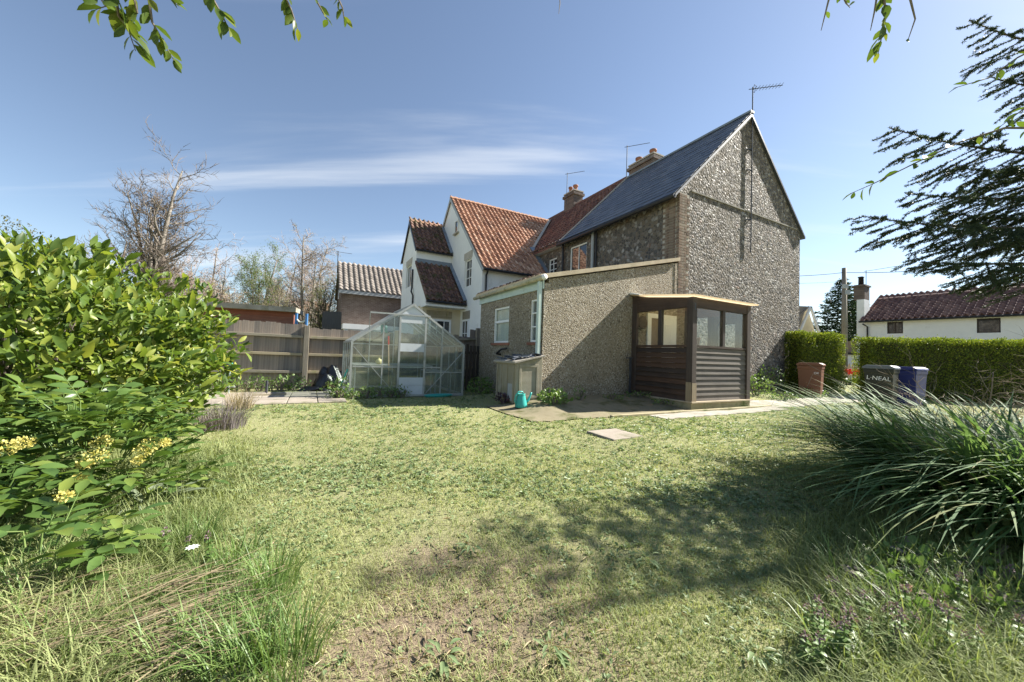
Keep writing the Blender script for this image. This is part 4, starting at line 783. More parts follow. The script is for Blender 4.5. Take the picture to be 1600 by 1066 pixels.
# ------------------------------------------------------------------ wheelie bins
def bin_(label, pos, rot, colr, lidc, text=None, w=.60, d=.72, h=.97, sc=1.0, patch=None):
    b = thing('wheelie_bin', label, 'bin', (pos.x, pos.y, T(pos.x, pos.y)), rot, 'wheelie bins'); b.scale = (sc,)*3
    mb = MB(); n = 4
    def ring(z, k, k2): return [(-w/2*k, -d/2*k2, z), (w/2*k, -d/2*k2, z), (w/2*k, d/2*k2, z), (-w/2*k, d/2*k2, z)]
    L = [ring(.04, .86, .78), ring(.10, .88, .82), ring(h*.84, .97, .97), ring(h*.86, 1.02, 1.02), ring(h*.95, 1.03, 1.03), ring(h*.95, .93, .93), ring(h*.6, .88, .88)]
    vs = sum(L, []); fs = [(3, 2, 1, 0)]+[(i*4+k, i*4+(k+1) % 4, (i+1)*4+(k+1) % 4, (i+1)*4+k) for i in range(len(L)-1) for k in range(4)]+[(24, 25, 26, 27)]
    body = mb.add(vs, fs).build('body', colr, b, bevel=.018)
    mb = MB(); mb.prism([(-w*.56, h*.955), (w*.56, h*.955), (w*.545, h*1.0), (w*.40, h*1.045), (-w*.40, h*1.045), (-w*.545, h*1.0)], -d*.57, d*.50, lambda u, v, t: (u, t, v)); mb.build('lid', lidc, b, bevel=.014)
    MB().tube([(-w*.45, d*.56, h*.99), (w*.45, d*.56, h*.99)], .016, 8).build('handle', lidc, b)
    for s in (-1, 1):
        wh = MB().lathe([(.02, -.025), (.085, -.025), (.10, -.015), (.10, .015), (.085, .025), (.02, .025)], 16).build('wheel', M['black_plastic'], b, True, loc=(s*w*.44, d*.36, .10), rot=(0, math.radians(90), 0))
    if patch: MB().box(-.10, .14, -d*.47, -d*.465, h*.66, h*.78).build('label_patch', patch, b)
    if text:
        cu = bpy.data.curves.new('lettering', 'FONT'); cu.body = text[0]; cu.size = text[1]; cu.align_x = 'CENTER'; cu.extrude = .0015
        to = bpy.data.objects.new('lettering', cu); COL.objects.link(to); dg = bpy.context.evaluated_depsgraph_get(); me = bpy.data.meshes.new_from_object(to.evaluated_get(dg)); bpy.data.objects.remove(to); me.materials.clear(); me.materials.append(M['white_gloss'])
        link('lettering', me, None, b, text[2], (math.radians(90-7), math.radians(text[3]), 0))
    return b
M['bin_brown'] = var('brown_bin_plastic', (.15, .068, .042), (.19, .088, .055), 2, .5, .1, 30, dirt=((.24, .16, .11), 2, .6)); M['bin_black'] = var('dark_bin_plastic', (.022, .026, .022), (.034, .038, .033), 2, .45, .1, 30); M['bin_blue'] = var('blue_bin_plastic', (.022, .030, .14), (.03, .04, .18), 2, .4, .1, 30); M['bin_lid'] = var('grey_lid', (.10, .12, .145), (.14, .16, .19), 2, .5, .1, 30)
p = gp(1250, 616); bin_('brown wheelie bin by the flint wall and clipped hedge', Vector((9.80, 12.15, 0)), math.radians(-46), M['bin_brown'], M['bin_brown'], ('OK', .09, (.18, -.335, .72), 0), w=.62, d=.68, h=1.03)
bin_('black wheelie bin with grey lid and white lettering', Vector((10.36, 10.40, 0)), math.radians(-56), M['bin_black'], M['bin_lid'], ('L\u00b7NEAL', .155, (0.0, -.318, .74), 4), w=.60, d=.64, h=1.10)
bin_('dark blue wheelie bin beside the black one', Vector((11.32, 10.62, 0)), math.radians(-66), M['bin_blue'], M['bin_blue'], w=.60, d=.68, h=1.08)

# ------------------------------------------------------------------ cottage over the road
CR, CL0, CL1, CE, CZ = 30.0, 4.35, -9.0, 4.45, 6.02
K = hthing('white_cottage', 'long white cottage with dark red pantiles and brick chimney', 'house')
mb = MB(); wall_grid(mb, [CL1, CL0], [-.5, CE], [(2.36, 3.14, 3.38, 4.18), (-1.62, -.75, 3.30, 4.15)], lambda u, z, t: (CR+t, u, z), .3); mb.build('front_wall', M['white'], K)
mb = MB(); mb.prism([(CR+.3, -.5), (CR+5.2, -.5), (CR+5.2, CE), (CR+2.6, CZ-.1), (CR+.3, CE+.15)], CL0-.3, CL0, fr_); mb.prism([(CR+.3, -.5), (CR+5.2, -.5), (CR+5.2, CE), (CR+2.6, CZ-.1), (CR+.3, CE+.15)], CL1, CL1+.3, fr_); mb.box(CR+5.2, CR+5.5, CL1, CL0, -.5, CE); mb.build('end_wall', M['white'], K)
mb = MB(); ck = (CZ-CE)/2.6; mb.prism([(CR-.3, CE-.3*ck), (CR+2.6, CZ), (CR+5.5, CE-.3*ck), (CR+5.5, CE-.3*ck+.07), (CR+2.6, CZ+.07), (CR-.3, CE-.3*ck+.07)], CL1-.1, CL0+.12, fr_); kr = mb.build('roof', M['pantile_cott'], K)
ang = math.atan(ck); tile_mass(kr, 'pantiles', M['pantile_cott'], (CR-.36, CL0+.12, CE-.3*ck+.06), (0, -1, 0), (math.cos(ang), 0, math.sin(ang)), 13.4, 3.9, .30, .32, .07)
mb = MB(); [mb.tube([(CR+2.6, CL0+.1-i*.45, CZ+.07), (CR+2.6, CL0-.33-i*.45, CZ+.09)], .12, 8) for i in range(30)]; mb.build('ridge_tiles', M['pantile_cott'], kr)
MB().tube([(CR-.38, CL0+.15, CE-.3*ck-.02), (CR-.38, CL1, CE-.3*ck-.06)], .07, 8).build('gutter', M['blackpipe'], K); MB().tube([(CR-.36, CL0-.05, CE-.36), (CR-.1, CL0-.22, CE-.55), (CR-.08, CL0-.22, 0)], .05, 8).build('downpipe', M['blackpipe'], K)
M['dark_frame'] = var('dark_window_frame', (.035, .025, .022), (.05, .04, .035), 3, .5, 0)
window(K, (CR+.08, 3.14, 3.38), (0, -1, 0), (-1, 0, 0), .78, .80, (.5,), (), fr=.07, mat=M['dark_frame'], glass=M['winglass'], bars=.08); window(K, (CR+.08, -.75, 3.30), (0, -1, 0), (-1, 0, 0), .87, .85, (), (), fr=.06, mat=M['dark_frame'], glass=M['winglass'])
MB().box(CR+.05, CR+1.0, CL0+.001, CL0+.42, -.5, 5.9).build('chimney_breast', M['white'], K); ch = MB().box(CR+.1, CR+.95, CL0+.0, CL0+.62, 5.9, 7.0).build('chimney', M['chimney'], K, bevel=.015); MB().box(CR+.02, CR+1.03, CL0-.07, CL0+.69, 6.84, 6.95).build('corbel', M['chimney'], ch); MB().lathe([(.16, 0), (.15, .55), (.19, .56), (.19, .62), (.12, .62)], 12, (CR+.5, CL0+.33, 7.0)).build('chimney_pot', M['blackpipe'], ch, True)
MB().box(CR-.75, CR-.001, CL0+.1, CL0+1.1, 1.9, 2.05).build('porch_roof', M['blackpipe'], K); MB().box(CR-.6, CR-.002, CL0+.15, CL0+1.05, -.4, 1.9).build('porch_wall', M['white'], K); MB().box(CR-.1, CR+3, CL0+.43, CL0+2.0, -.4, 2.9).build('side_shed', M['door_brown'], K)
ca = aerial('tv_aerial', 'aerial on the white cottage chimney stack', CR+.5, CL0+.05, 6.9, 8.05, 1.7, 6, .05, .02, False, .03, bdir=-1.57)
# bungalow gable glimpsed beside the flint wall
Bu = thing('bungalow', 'white bungalow gable just beyond the flint wall', 'house'); a = at(1234, 480, 30); b = at(1272, 520, 30); ap = at(1262, 481, 30); c = at(1246, 516, 30)
mb = MB(); mb.prism([(c.x-1.2, 0), (b.x+.1, 0), (b.x+.1, b.z), (ap.x, ap.z), (c.x-1.2, c.z)], 30, 36, lambda u, v, t: (u+(t-30)*.1, t, v)); mb.build('wall', M['cream'], Bu)
mb = MB(); mb.prism([(c.x-1.6, c.z-.3), (ap.x, ap.z+.12), (ap.x, ap.z), (c.x-1.6, c.z-.5)], 29.8, 36, lambda u, v, t: (u+(t-30)*.1, t, v)); mb.prism([(a.x-6, ap.z+.10), (ap.x-.15, ap.z+.10), (c.x-.1, c.z-.25), (a.x-6, c.z-.25)], 29.9, 30.0, lambda u, v, t: (u, t, v)); mb.build('roof', M['conc_tile'], Bu)
mb = MB(); mb.bar((c.x-.1, 29.7, c.z-.3), (ap.x, 29.7, ap.z+.05), .12, .16, (0, -1, 0)); mb.bar((b.x+.2, 29.7, b.z-.2), (ap.x, 29.7, ap.z+.05), .12, .16, (0, -1, 0)); mb.build('bargeboard', M['white_gloss'], Bu)
# utility pole, wires
PY = 24.0; pb = at(1320, 540, PY); ptop = at(1319, 419, PY); U_ = thing('utility_pole', 'tall wooden utility pole in front of the conifer', 'pole', (pb.x, PY, 0))
MB().tube([(0, 0, 0), (ptop.x-pb.x, 0, ptop.z)], [.17, .125], 10).build('pole', M['post'], U_, True); zb_ = at(1319, 448, PY).z
MB().box(-.28, .05, -.2, -.1, zb_-.15, zb_+.12).box(-.12, .14, -.24, -.13, zb_-.55, zb_-.25).build('junction_box', M['greypipe'], U_)
def wire(label, p, q, sag, rad=.02):
    pts = []
    for i in range(15): t_ = i/14; v_ = p.lerp(q, t_); v_.z -= sag*4*t_*(1-t_); pts.append(v_)
    return tag(MB().tube(pts, rad, 5).build('overhead_wire', M['blackpipe'], None), label, 'wire')
pw_ = at(1319, 426, PY); wire('overhead wire from the pole towards the flint house', pw_, W(11.3, 8.5, 6.6), .5, .018); wire('overhead wire from the pole rising over the cottage', pw_, at(1640, 400, 17.5), .25, .018); wire('thin lower wire from the pole to the bungalow side', at(1318, 440, PY), W(11.5, 14, 7.2), .5, .008)
# picket fence and tulips across the lane
pk = thing('picket_fence', 'low wooden picket fence seen between the hedges', 'fence', (0, 0, 0)); a = gp(1318, 594); PKY = 20.0
for i in range(9):
    x = at(1326, 560, PKY).x+i*.175; MB().prism([(0, 0), (.09, 0), (.09, .80), (.045, .88), (0, .80)], 0, .02, lambda u, v, t: (u, t, v)).build('picket', M['handle'], pk, loc=(x, PKY-.02*i, .35))
x = at(1324, 560, PKY).x
for z_ in (.55, .98): MB().box(x-.2, x+1.75, PKY+.025, PKY+.06, z_, z_+.07).build('rail', M['handle'], pk)
for xx in (x-.1, x+1.6): MB().box(xx, xx+.08, PKY+.061, PKY+.13, 0, 1.15).build('post', M['handle'], pk)

# ------------------------------------------------------------------ foliage generators
def frame(D, Nn):
    D = D/np.maximum(np.linalg.norm(D, axis=1, keepdims=True), 1e-9); S = np.cross(D, Nn); S /= np.maximum(np.linalg.norm(S, axis=1, keepdims=True), 1e-9); Nn = np.cross(S, D); return D, S, Nn
TPL = np.array([(0, 0, 0)]+[(u, s*w, (.16 if s else 0)*w*abs(s)) for u, w in ((.25, .36), (.55, .48), (.82, .28)) for s in (-1, 0, 1)]+[(1, 0, 0)])
TPF = [(0, 1, 2), (0, 2, 3)]+[x for k in (1, 4) for x in ((k, k+3, k+4), (k, k+4, k+1), (k+1, k+4, k+5), (k+1, k+5, k+2))]+[(7, 10, 8), (8, 10, 9)]
TPF = np.array(TPF)
DPL = np.array([(0, 0, 0), (.5, -.5, .12), (1, 0, 0), (.5, .5, .12)]); DPF = np.array([(0, 1, 2), (0, 2, 3)])
def leaf_cloud(P, D, Nn, Ln, ratio=.4, tpl='full', droop=.15):
    t_, f_ = (TPL, TPF) if tpl == 'full' else (DPL, DPF); n = len(P); D, S, Nn = frame(D, Nn); Ln = np.broadcast_to(Ln, (n,))
    u, v, h = t_[:, 0], t_[:, 1], t_[:, 2]-droop*t_[:, 0]**2
    V = P[:, None]+Ln[:, None, None]*(D[:, None]*u[None, :, None]+S[:, None]*(v*ratio)[None, :, None]+Nn[:, None]*(h)[None, :, None])
    Fi = f_[None]+len(t_)*np.arange(n)[:, None, None]; return V.reshape(-1, 3), Fi.reshape(-1, 3)
def unit(n): a = RNG.normal(size=(n, 3)); return a/np.linalg.norm(a, axis=1, keepdims=True)
def blades(P, D, Ln, Wd, bend, seg=2):              # grass-like strips: up + outward bend
    n = len(P); D = np.array(D, float); S = np.stack([-D[:, 1], D[:, 0], np.zeros(n)], 1); S /= np.maximum(np.linalg.norm(S, axis=1, keepdims=True), 1e-9); V = []
    for k in range(seg+1):
        t_ = k/seg; c = P+Ln[:, None]*(np.array([0, 0, 1.])*(t_-(bend*.55*t_**2.2))[:, None]+D*(bend*t_**1.7)[:, None]); w_ = Wd*(1-t_)**.7/2
        if k < seg: V += [c-S*w_[:, None], c+S*w_[:, None]]
        else: V.append(c)
    V = np.stack(V, 1); m = V.shape[1]; Fs = []
    for k in range(seg-1): Fs += [(2*k, 2*k+1, 2*k+3), (2*k, 2*k+3, 2*k+2)]
    Fs.append((2*seg-2, 2*seg-1, 2*seg)); Fs = np.array(Fs); return V.reshape(-1, 3), (Fs[None]+m*np.arange(n)[:, None, None]).reshape(-1, 3), m

M['grass'] = leafmat('lawn_grass', [(0, (.15, .20, .07)), (.35, (.27, .315, .13)), (.65, (.385, .405, .19)), (.86, (.47, .445, .25)), (1, (.56, .49, .32))], .6, .4, .2, 'tint')
M['weed'] = leafmat('broad_weed_leaf', [(0, (.12, .18, .08)), (.6, (.22, .29, .14)), (1, (.32, .37, .19))], .45, .4, .28)
def lawn_mask(x, y):
    r = (x-OX)*RX+(y-OY)*RY; l = -(x-OX)*RY+(y-OY)*RX
    bad = in_rect(r, l, PAD, -.05) | in_rect(r, l, STRIP) | in_rect(r, l, PATH) | in_rect(r, l, PATIO, .02) | ((l > -.05) & (r > -.1) & (r < 11.5)) | ((r > 2.7) & (r < 5) & (l > -1.8) & (l < 0)) | (l > 4.9) & (r < 1) | in_rect(r, l, (-1.05, -.4, -3.36, -2.75), -.03) | in_rect(r, l, (GR, GR+GW, GL, GL+GD))
    return ~bad
def nz(x, y, s, ph=0): return (np.sin(x*s+ph)+np.sin(y*s*1.3+ph*2.1)+np.sin((x+y)*s*.8+ph*.7)+np.sin((x-1.7*y)*s*.55+ph*1.9))/4
def bare_at(x, y): d = np.hypot((x+.12)*.75, (y-1.45)*.62); return np.clip(1.0-(d+.35*nz(x, y, 3.1)+.18*nz(x, y, 9, 3))/.5, 0, 1)
def cover(x, y): return np.clip(.78+.5*nz(x, y, 2.3, 1)+.45*nz(x, y, 7.1, 2)-.62*bare_at(x, y), .16, 1)
def scatter(n, y0, y1, power=1.0):
    y = y0*(y1/y0)**RNG.random(n) if power else RNG.uniform(y0, y1, n); x = RNG.uniform(-1.55, 1.62, n)*y; return x, y
GV = []; GF = []; GT = []; off = 0
for (n, y0, y1, ln, wd, seg) in ((125000, 1.1, 2.6, .036, .0034, 2), (120000, 2.6, 5.0, .036, .0055, 2), (120000, 5.0, 9.5, .036, .010, 1), (40000, 9.5, 19, .05, .022, 1)):
    x, y = scatter(n, y0, y1); k = lawn_mask(x, y) & (RNG.random(n) < cover(x, y)); x, y = x[k], y[k]; m = len(x)
    tall = np.clip(np.maximum(sm((-.55*y-.25-x)/.5)*sm((4.6-y)/1.5), sm((x-.62*y-.05)/.5)*sm((3.2-y)/1)), 0, 1)
    tall *= (RNG.random(m) < .55)
    an = RNG.uniform(0, 6.283, m); D = np.stack([np.cos(an), np.sin(an), 0*an], 1); L_ = ln*RNG.uniform(.5, 1.5, m)*(1+tall*RNG.uniform(1.5, 5.5, m))
    V, F_, mv = blades(np.stack([x, y, Tn(x, y)-.003], 1), D, L_, wd*RNG.uniform(.7, 1.4, m)*(1+tall*.5), RNG.uniform(.3, 1.1, m), seg+(1 if y0 < 2 else 0))
    tn = np.clip(.40+.22*nz(x, y, 1.7, 3)+.18*nz(x, y, 5, 5)+RNG.normal(0, .17, m)-.42*tall+.12*bare_at(x, y), 0, 1)
    GV.append(V); GF.append(F_+off); GT.append(np.repeat(tn, mv)); off += len(V)
tag(link('grass', npmesh('grass', np.concatenate(GV), np.concatenate(GF), False, np.concatenate(GT)), M['grass']), 'short yellow green lawn grass with longer tufts at the edges', 'grass', kind='stuff')
AV = []; AF = []; off = 0                            # low broad weeds through the lawn
for (n, y0, y1, s) in ((9500, 1.15, 2.8, .020), (10500, 2.8, 5.5, .030), (8000, 5.5, 9.5, .042)):
    x, y = scatter(n, y0, y1); k = lawn_mask(x, y) & (RNG.random(n) < np.clip(.48+.7*nz(x, y, 1.5, 4)+.4*nz(x, y, 4.3, 7)+.25*sm((x+.5)/1.5)-.25*bare_at(x, y), .06, 1)); x, y = x[k], y[k]; m = len(x)
    for q in range(5):
        an = RNG.uniform(0, 6.283, m); D = np.stack([np.cos(an), np.sin(an), RNG.uniform(.1, .75, m)], 1); V, F_ = leaf_cloud(np.stack([x, y, Tn(x, y)+.006], 1)+D*.006, D, np.tile([0, 0, 1.], (m, 1))+RNG.normal(0, .3, (m, 3)), s*RNG.uniform(.6, 1.6, m), .5, 'd', .2); AV.append(V); AF.append(F_+off); off += len(V)
tag(link('lawn_weeds', npmesh('lawn_weeds', np.concatenate(AV), np.concatenate(AF)), M['weed']), 'low broad leaved weeds growing through the lawn', 'weeds', kind='stuff')
# soil crumbs and dead bits on the bare patch
M['straw'] = leafmat('dry_straw', [(0, (.22, .17, .10)), (.6, (.36, .29, .18)), (1, (.48, .41, .28))], .8, .15, .2)
n = 2600; x, y = scatter(n, 1.1, 4.0); k = lawn_mask(x, y) & (RNG.random(n) < .15+.85*np.clip(bare_at(x, y)*1.3, 0, 1)); x, y = x[k], y[k]; m = len(x); an = RNG.uniform(0, 6.283, m)
V, F_ = leaf_cloud(np.stack([x, y, Tn(x, y)+.008], 1), np.stack([np.cos(an), np.sin(an), RNG.uniform(-.08, .2, m)], 1), np.tile([0, 0, 1.], (m, 1)), RNG.uniform(.02, .075, m), .09, 'd', .05); tag(link('dead_grass', npmesh('dead_grass', V, F_), M['straw']), 'scattered dead grass stems over bare earth', 'dead grass', kind='stuff')
n = 9000; x, y = scatter(n, 1.1, 3.2); k = RNG.random(n) < np.clip(bare_at(x, y)*1.3, .02, 1); x, y = x[k], y[k]; m = len(x); an = unit(m)
V, F_ = leaf_cloud(np.stack([x, y, Tn(x, y)+.002], 1), an, unit(m), RNG.uniform(.003, .014, m), .9, 'd', -.3); tag(link('soil_crumbs', npmesh('soil_crumbs', V, F_), M['soil']), 'loose crumbs of dark soil', 'soil', kind='stuff')

# ------------------------------------------------------------------ leafy shrubs
def leaf_objs(parent, name, mat, P, D, Nn, Ln, ratio, droop):
    V, F_ = leaf_cloud(np.zeros((1, 3)), np.array([[1., 0, 0]]), np.array([[0, 0, 1.]]), 1.0, ratio, 'full', droop); me = npmesh(name, V, F_, True); me.materials.append(mat); D, S, Nn = frame(D, Nn)
    for p_, d_, s_2, n_, l_ in zip(P, D, S, Nn, Ln):
        mt = Matrix(((d_[0]*l_, -s_2[0]*l_, n_[0]*l_, p_[0]), (d_[1]*l_, -s_2[1]*l_, n_[1]*l_, p_[1]), (d_[2]*l_, -s_2[2]*l_, n_[2]*l_, p_[2]), (0, 0, 0, 1))); o = link(name, me, None, parent); o.matrix_local = mt
LAUR = [(0, (.03, .07, .018)), (.35, (.085, .15, .03)), (.65, (.17, .235, .042)), (.88, (.28, .32, .055)), (1, (.40, .40, .10))]
M['laurel'] = leafmat('laurel_leaf', LAUR, .42, .45, .4); M['laurel_o'] = leafmat('laurel_leaf_single', LAUR, .40, .45, .4, 'obj')
def shell_points(n, c, rad, pw=2.6, bump=.14, zmin=.05, depth=.30, seed=0):
    d = unit(n*3); e = np.sum(np.abs(d)**pw, axis=1)**(-1/pw); q = d*e[:, None]; lum = 1+bump*np.sin(7*q[:, 0]+seed)*np.sin(6*q[:, 1]+1+seed)*np.sin(6*q[:, 2]+2)+bump*.7*np.sin(15*q[:, 0]+3*q[:, 2]*5); f = (1-depth*RNG.random(len(q))**2.2)*lum
    P = np.array(c)+q*np.array(rad)*f[:, None]; k = P[:, 2] > zmin; N_ = q/np.array(rad); N_ /= np.linalg.norm(N_, axis=1, keepdims=True); return P[k][:n], N_[k][:n], f[k][:n]
def bush(name, label, cat, c, rad, n, ln, ratio, mat, mobj=None, nobj=0, pw=2.6, depth=.30, stems=10, seed=0, bump=.14, updir=.55, tpl='full', core=True):
    t_ = thing(name, label, cat, (c[0], c[1], T(c[0], c[1]))); g0 = np.array([c[0], c[1], T(c[0], c[1])])
    P, N_, f = shell_points(n, (0, 0, c[2]), rad, pw, bump, .03, depth, seed); m = len(P); D = N_*.55+RNG.normal(0, .55, (m, 3))+np.array([0, 0, updir]); Nn = N_*.6+np.array([0, 0, .6])+RNG.normal(0, .35, (m, 3)); Ls = ln*np.clip(RNG.lognormal(-.05, .32, m), .4, 1.8)
    keep = np.ones(m, bool)
    if nobj:
        wp = P+g0; v_ = np.array([0, 0, CAM_H])-wp; di = np.linalg.norm(v_, axis=1); face = np.sum(N_*v_, 1)/di; ang = np.arctan2(wp[:, 0], wp[:, 1]); sc = np.where((face > .15) & (f > .93) & (np.abs(ang) < .93), Ls/di, 0); idx = np.argsort(-sc)[:nobj]; keep[idx] = False; leaf_objs(t_, 'leaf', mobj, P[idx], D[idx], Nn[idx], Ls[idx], ratio, .18)
    V, F_ = leaf_cloud(P[keep], D[keep], Nn[keep], Ls[keep], ratio, tpl, .18); tag(link('foliage', npmesh('foliage', V, F_, tpl == 'full'), mat, t_), kind='stuff')
    mb = MB(); 
    for i in range(stems):
        a = rnd.uniform(0, 6.28); e = Vector((math.cos(a)*rad[0]*.75*rnd.random(), math.sin(a)*rad[1]*.75*rnd.random(), c[2]+rad[2]*rnd.uniform(.1, .75))); s = Vector((e.x*.15, e.y*.15, -.05)); md = s.lerp(e, .5)+Vector((rnd.uniform(-.1, .1), rnd.uniform(-.1, .1), .1)); mb.tube([s, md, e], [.022, .016, .006], 5)
    mb.build('stem', M['bark'], t_); return t_
bush('laurel_bush', 'large glossy green laurel bush with broad leaves', 'bush', (-4.92, 3.80, .93), (1.44, 1.42, .93), 20000, .105, .40, M['laurel'], M['laurel_o'], 300, 2.8, .45, 22, bump=.16)
# far mound of clipped hedge behind the laurel
M['hedge'] = leafmat('privet_leaf', [(0, (.06, .11, .016)), (.5, (.14, .19, .026)), (1, (.34, .36, .045))], .5, .45, .3); M['hedge_dull'] = leafmat('dull_hedge_leaf', [(0, (.07, .075, .03)), (1, (.15, .14, .06))], .6, .2, .2)
bush('clipped_hedge', 'brownish clipped hedge mound showing above the laurel bush', 'hedge', (-11.6, 7.6, 1.5), (2.5, 1.6, 2.2), 9000, .05, .45, M['hedge_dull'], pw=2.4, depth=.15, stems=6, bump=.03, tpl='d')
# clipped box hedges
def hedge_box(label, p0, p1, thick, h, n, ln):
    a = Vector((p0[0], p0[1], 0)); b = Vector((p1[0], p1[1], 0)); L_ = (b-a).length; c = (a+b)/2; t_ = thing('clipped_hedge', label, 'hedge', (c.x, c.y, T(c.x, c.y)), math.atan2(b.y-a.y, b.x-a.x))
    hx, hy = L_/2, thick/2; m = n; fa = RNG.choice(5, m, p=np.array([L_*h, L_*h*.4, thick*h, thick*h, L_*thick*1.6])/(L_*h*1.4+2*thick*h+L_*thick*1.6)); u = RNG.uniform(-1, 1, m); v = RNG.random(m)
    P = np.zeros((m, 3)); N_ = np.zeros((m, 3))
    for k_, (ax, sg) in enumerate(((1, -1), (1, 1), (0, -1), (0, 1), (2, 1))):
        s = fa == k_
        if ax == 1: P[s] = np.stack([u[s]*hx, np.full(s.sum(), sg*hy), v[s]*h], 1)
        elif ax == 0: P[s] = np.stack([np.full(s.sum(), sg*hx), u[s]*hy, v[s]*h], 1)
        else: P[s] = np.stack([u[s]*hx, (v[s]*2-1)*hy, np.full(s.sum(), h)], 1)
        N_[s, ax] = sg
    k2 = 1-np.clip((P[:, 2]/h-.86)/.14, 0, 1)**2*.10; P[:, 1] *= k2; P[:, 0] *= 1-(1-k2)*.5*thick/L_*2
    P += N_*(.08*nz(P[:, 0]*1.2, P[:, 1]+P[:, 2], 4.2)+.04*nz(P[:, 0], P[:, 1]+P[:, 2], 11.0, 2)+(RNG.random(m) < .03)*RNG.random(m)*.10)[:, None]-N_*(RNG.random(m)**1.3*.2)[:, None]; D = N_*.7+RNG.normal(0, .6, (m, 3))+np.array([0, 0, .5])
    V, F_ = leaf_cloud(P, D, N_+RNG.normal(0, .5, (m, 3))+np.array([0, 0, .4]), ln*RNG.uniform(.6, 1.4, m), .5, 'd', .1); tag(link('foliage', npmesh('foliage', V, F_), M['hedge'], t_), kind='stuff')
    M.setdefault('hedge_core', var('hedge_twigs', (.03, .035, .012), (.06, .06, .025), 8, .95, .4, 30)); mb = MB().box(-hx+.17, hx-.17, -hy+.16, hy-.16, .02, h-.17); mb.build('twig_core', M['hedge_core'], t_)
hedge_box('short clipped hedge block against the flint house corner', (9.75, 12.92), (11.75, 13.5), .75, 2.06, 26000, .05)
hedge_box('long clipped hedge behind the black and blue bins', (12.72, 13.5), (19.2, 12.2), 1.0, 2.12, 52000, .055)
# tulips
M['tulip'] = var('red_tulip', (.55, .03, .015), (.65, .06, .03), 5, .5, 0); M['stemgreen'] = leafmat('fresh_green', [(0, (.085, .16, .04)), (.6, (.15, .235, .065)), (1, (.23, .30, .10))], .45, .35, .4)
tu = MB(); tu.lathe([(.012, 0), (.035, .03), (.04, .07), (.028, .105), (.012, .09)], 7, (0, 0, .33)); TUm = tu.mesh('bloom'); TUm.materials.append(M['tulip'])
V, F_, _ = blades(np.zeros((6, 3)), np.array([(math.cos(a), math.sin(a), 0) for a in (0, 1, 2, 3.2, 4.1, 5.3)]), np.array([.34, .3, .3, .28, .3, .26]), np.array([.012, .05, .05, .05, .05, .05]), np.array([.02, .5, .6, .5, .6, .4]), 3); TUf = npmesh('leaves', V, F_); TUf.materials.append(M['stemgreen'])
for i in range(38):
    px_ = rnd.uniform(1322, 1366); p = at(px_, 575, 18.2+rnd.uniform(-.35, .35)); t_ = thing('tulip', 'red tulip in the flower bed before the picket fence', 'tulip', (p.x, p.y, T(p.x, p.y)), rnd.uniform(0, 6), 'red tulips by the picket fence'); t_.scale = (1.5,)*3 if i % 3 else (1.8,)*3
    link('bloom', TUm, None, t_); link('leaves', TUf, None, t_)

# mahonia with yellow flowers in front of the laurel
M['mahonia'] = leafmat('mahonia_leaf', [(0, (.055, .11, .03)), (.6, (.11, .185, .045)), (1, (.23, .28, .06))], .34, .4, .45); M['yellow'] = leafmat('yellow_flower', [(0, (.42, .36, .07)), (1, (.62, .56, .20))], .6, .3, .3)
def mahonia(label, c, rad, nl, flowers, seed):
    t_ = thing('mahonia_shrub', label, 'shrub', (c[0], c[1], T(c[0], c[1])), 0, None); rr = random.Random(seed); Pn = []; Dn = []; Nn = []; Ln = []; mb = MB()
    for i in range(nl):                               # compound leaves: a rachis with opposite leaflets
        a = rr.uniform(0, 6.28); h = rr.uniform(.1, 1)*rad[2]*2; k = math.sqrt(max(0, 1-(h/rad[2]/2)**2))*.9+.1; b = Vector((math.cos(a)*rad[0]*k*rr.uniform(.5, 1), math.sin(a)*rad[1]*k*rr.uniform(.5, 1), h)); o = Vector((math.cos(a), math.sin(a), rr.uniform(-.1, .7))).normalized(); o = (o+Vector((rr.uniform(-.4, .4), rr.uniform(-.4, .4), 0))).normalized(); L_ = rr.uniform(.16, .24); tip = b+o*L_; mb.tube([Vector((b.x*.8, b.y*.8, b.z*.75)), b, tip], [.004, .003, .0015], 4); s = o.cross(Vector((0, 0, 1))).normalized(); up = s.cross(o)
        for q in range(3):
            for sg in (-1, 1): Pn.append(b+o*L_*(.2+.28*q)); Dn.append(s*sg+o*.55+up*rr.uniform(-.2, .3)); Nn.append(up+s*rr.uniform(-.8, .8)+o*rr.uniform(-.5, .5)); Ln.append(rr.uniform(.07, .115))
        Pn.append(tip); Dn.append(o); Nn.append(up); Ln.append(.11)
    Pn, Dn, Nn, Ln = map(np.array, (Pn, Dn, Nn, Ln)); wp = Pn+np.array([c[0], c[1], 0]); di = np.linalg.norm(wp-np.array([0, 0, CAM_H]), axis=1); idx = np.argsort(di)[:150]; keep = np.ones(len(Pn), bool); keep[idx] = False
    M.setdefault('mahonia_o', leafmat('mahonia_leaf_single', [(0, (.055, .11, .03)), (.6, (.11, .185, .045)), (1, (.23, .28, .06))], .34, .4, .45, 'obj')); leaf_objs(t_, 'leaflet', M['mahonia_o'], Pn[idx], Dn[idx], Nn[idx], Ln[idx], .50, .2)
    V, F_ = leaf_cloud(Pn[keep], Dn[keep], Nn[keep], Ln[keep], .50, 'full', .2); tag(link('foliage', npmesh('foliage', V, F_, True), M['mahonia'], t_), kind='stuff'); mb.build('stem', M['stemgreen'], t_)
    for f in flowers:
        n = 120; d = unit(n); P = np.array(f[:3])+d*np.array([f[3]*1.1, f[3]*1.1, f[3]*.75])*RNG.random((n, 1))**.45; V, F_ = leaf_cloud(P, d+np.array([0, 0, .4]), unit(n), RNG.uniform(.008, .015, n), .9, 'd', -.3); link('flower_cluster', npmesh('flower_cluster', V, F_), M['yellow'], t_)
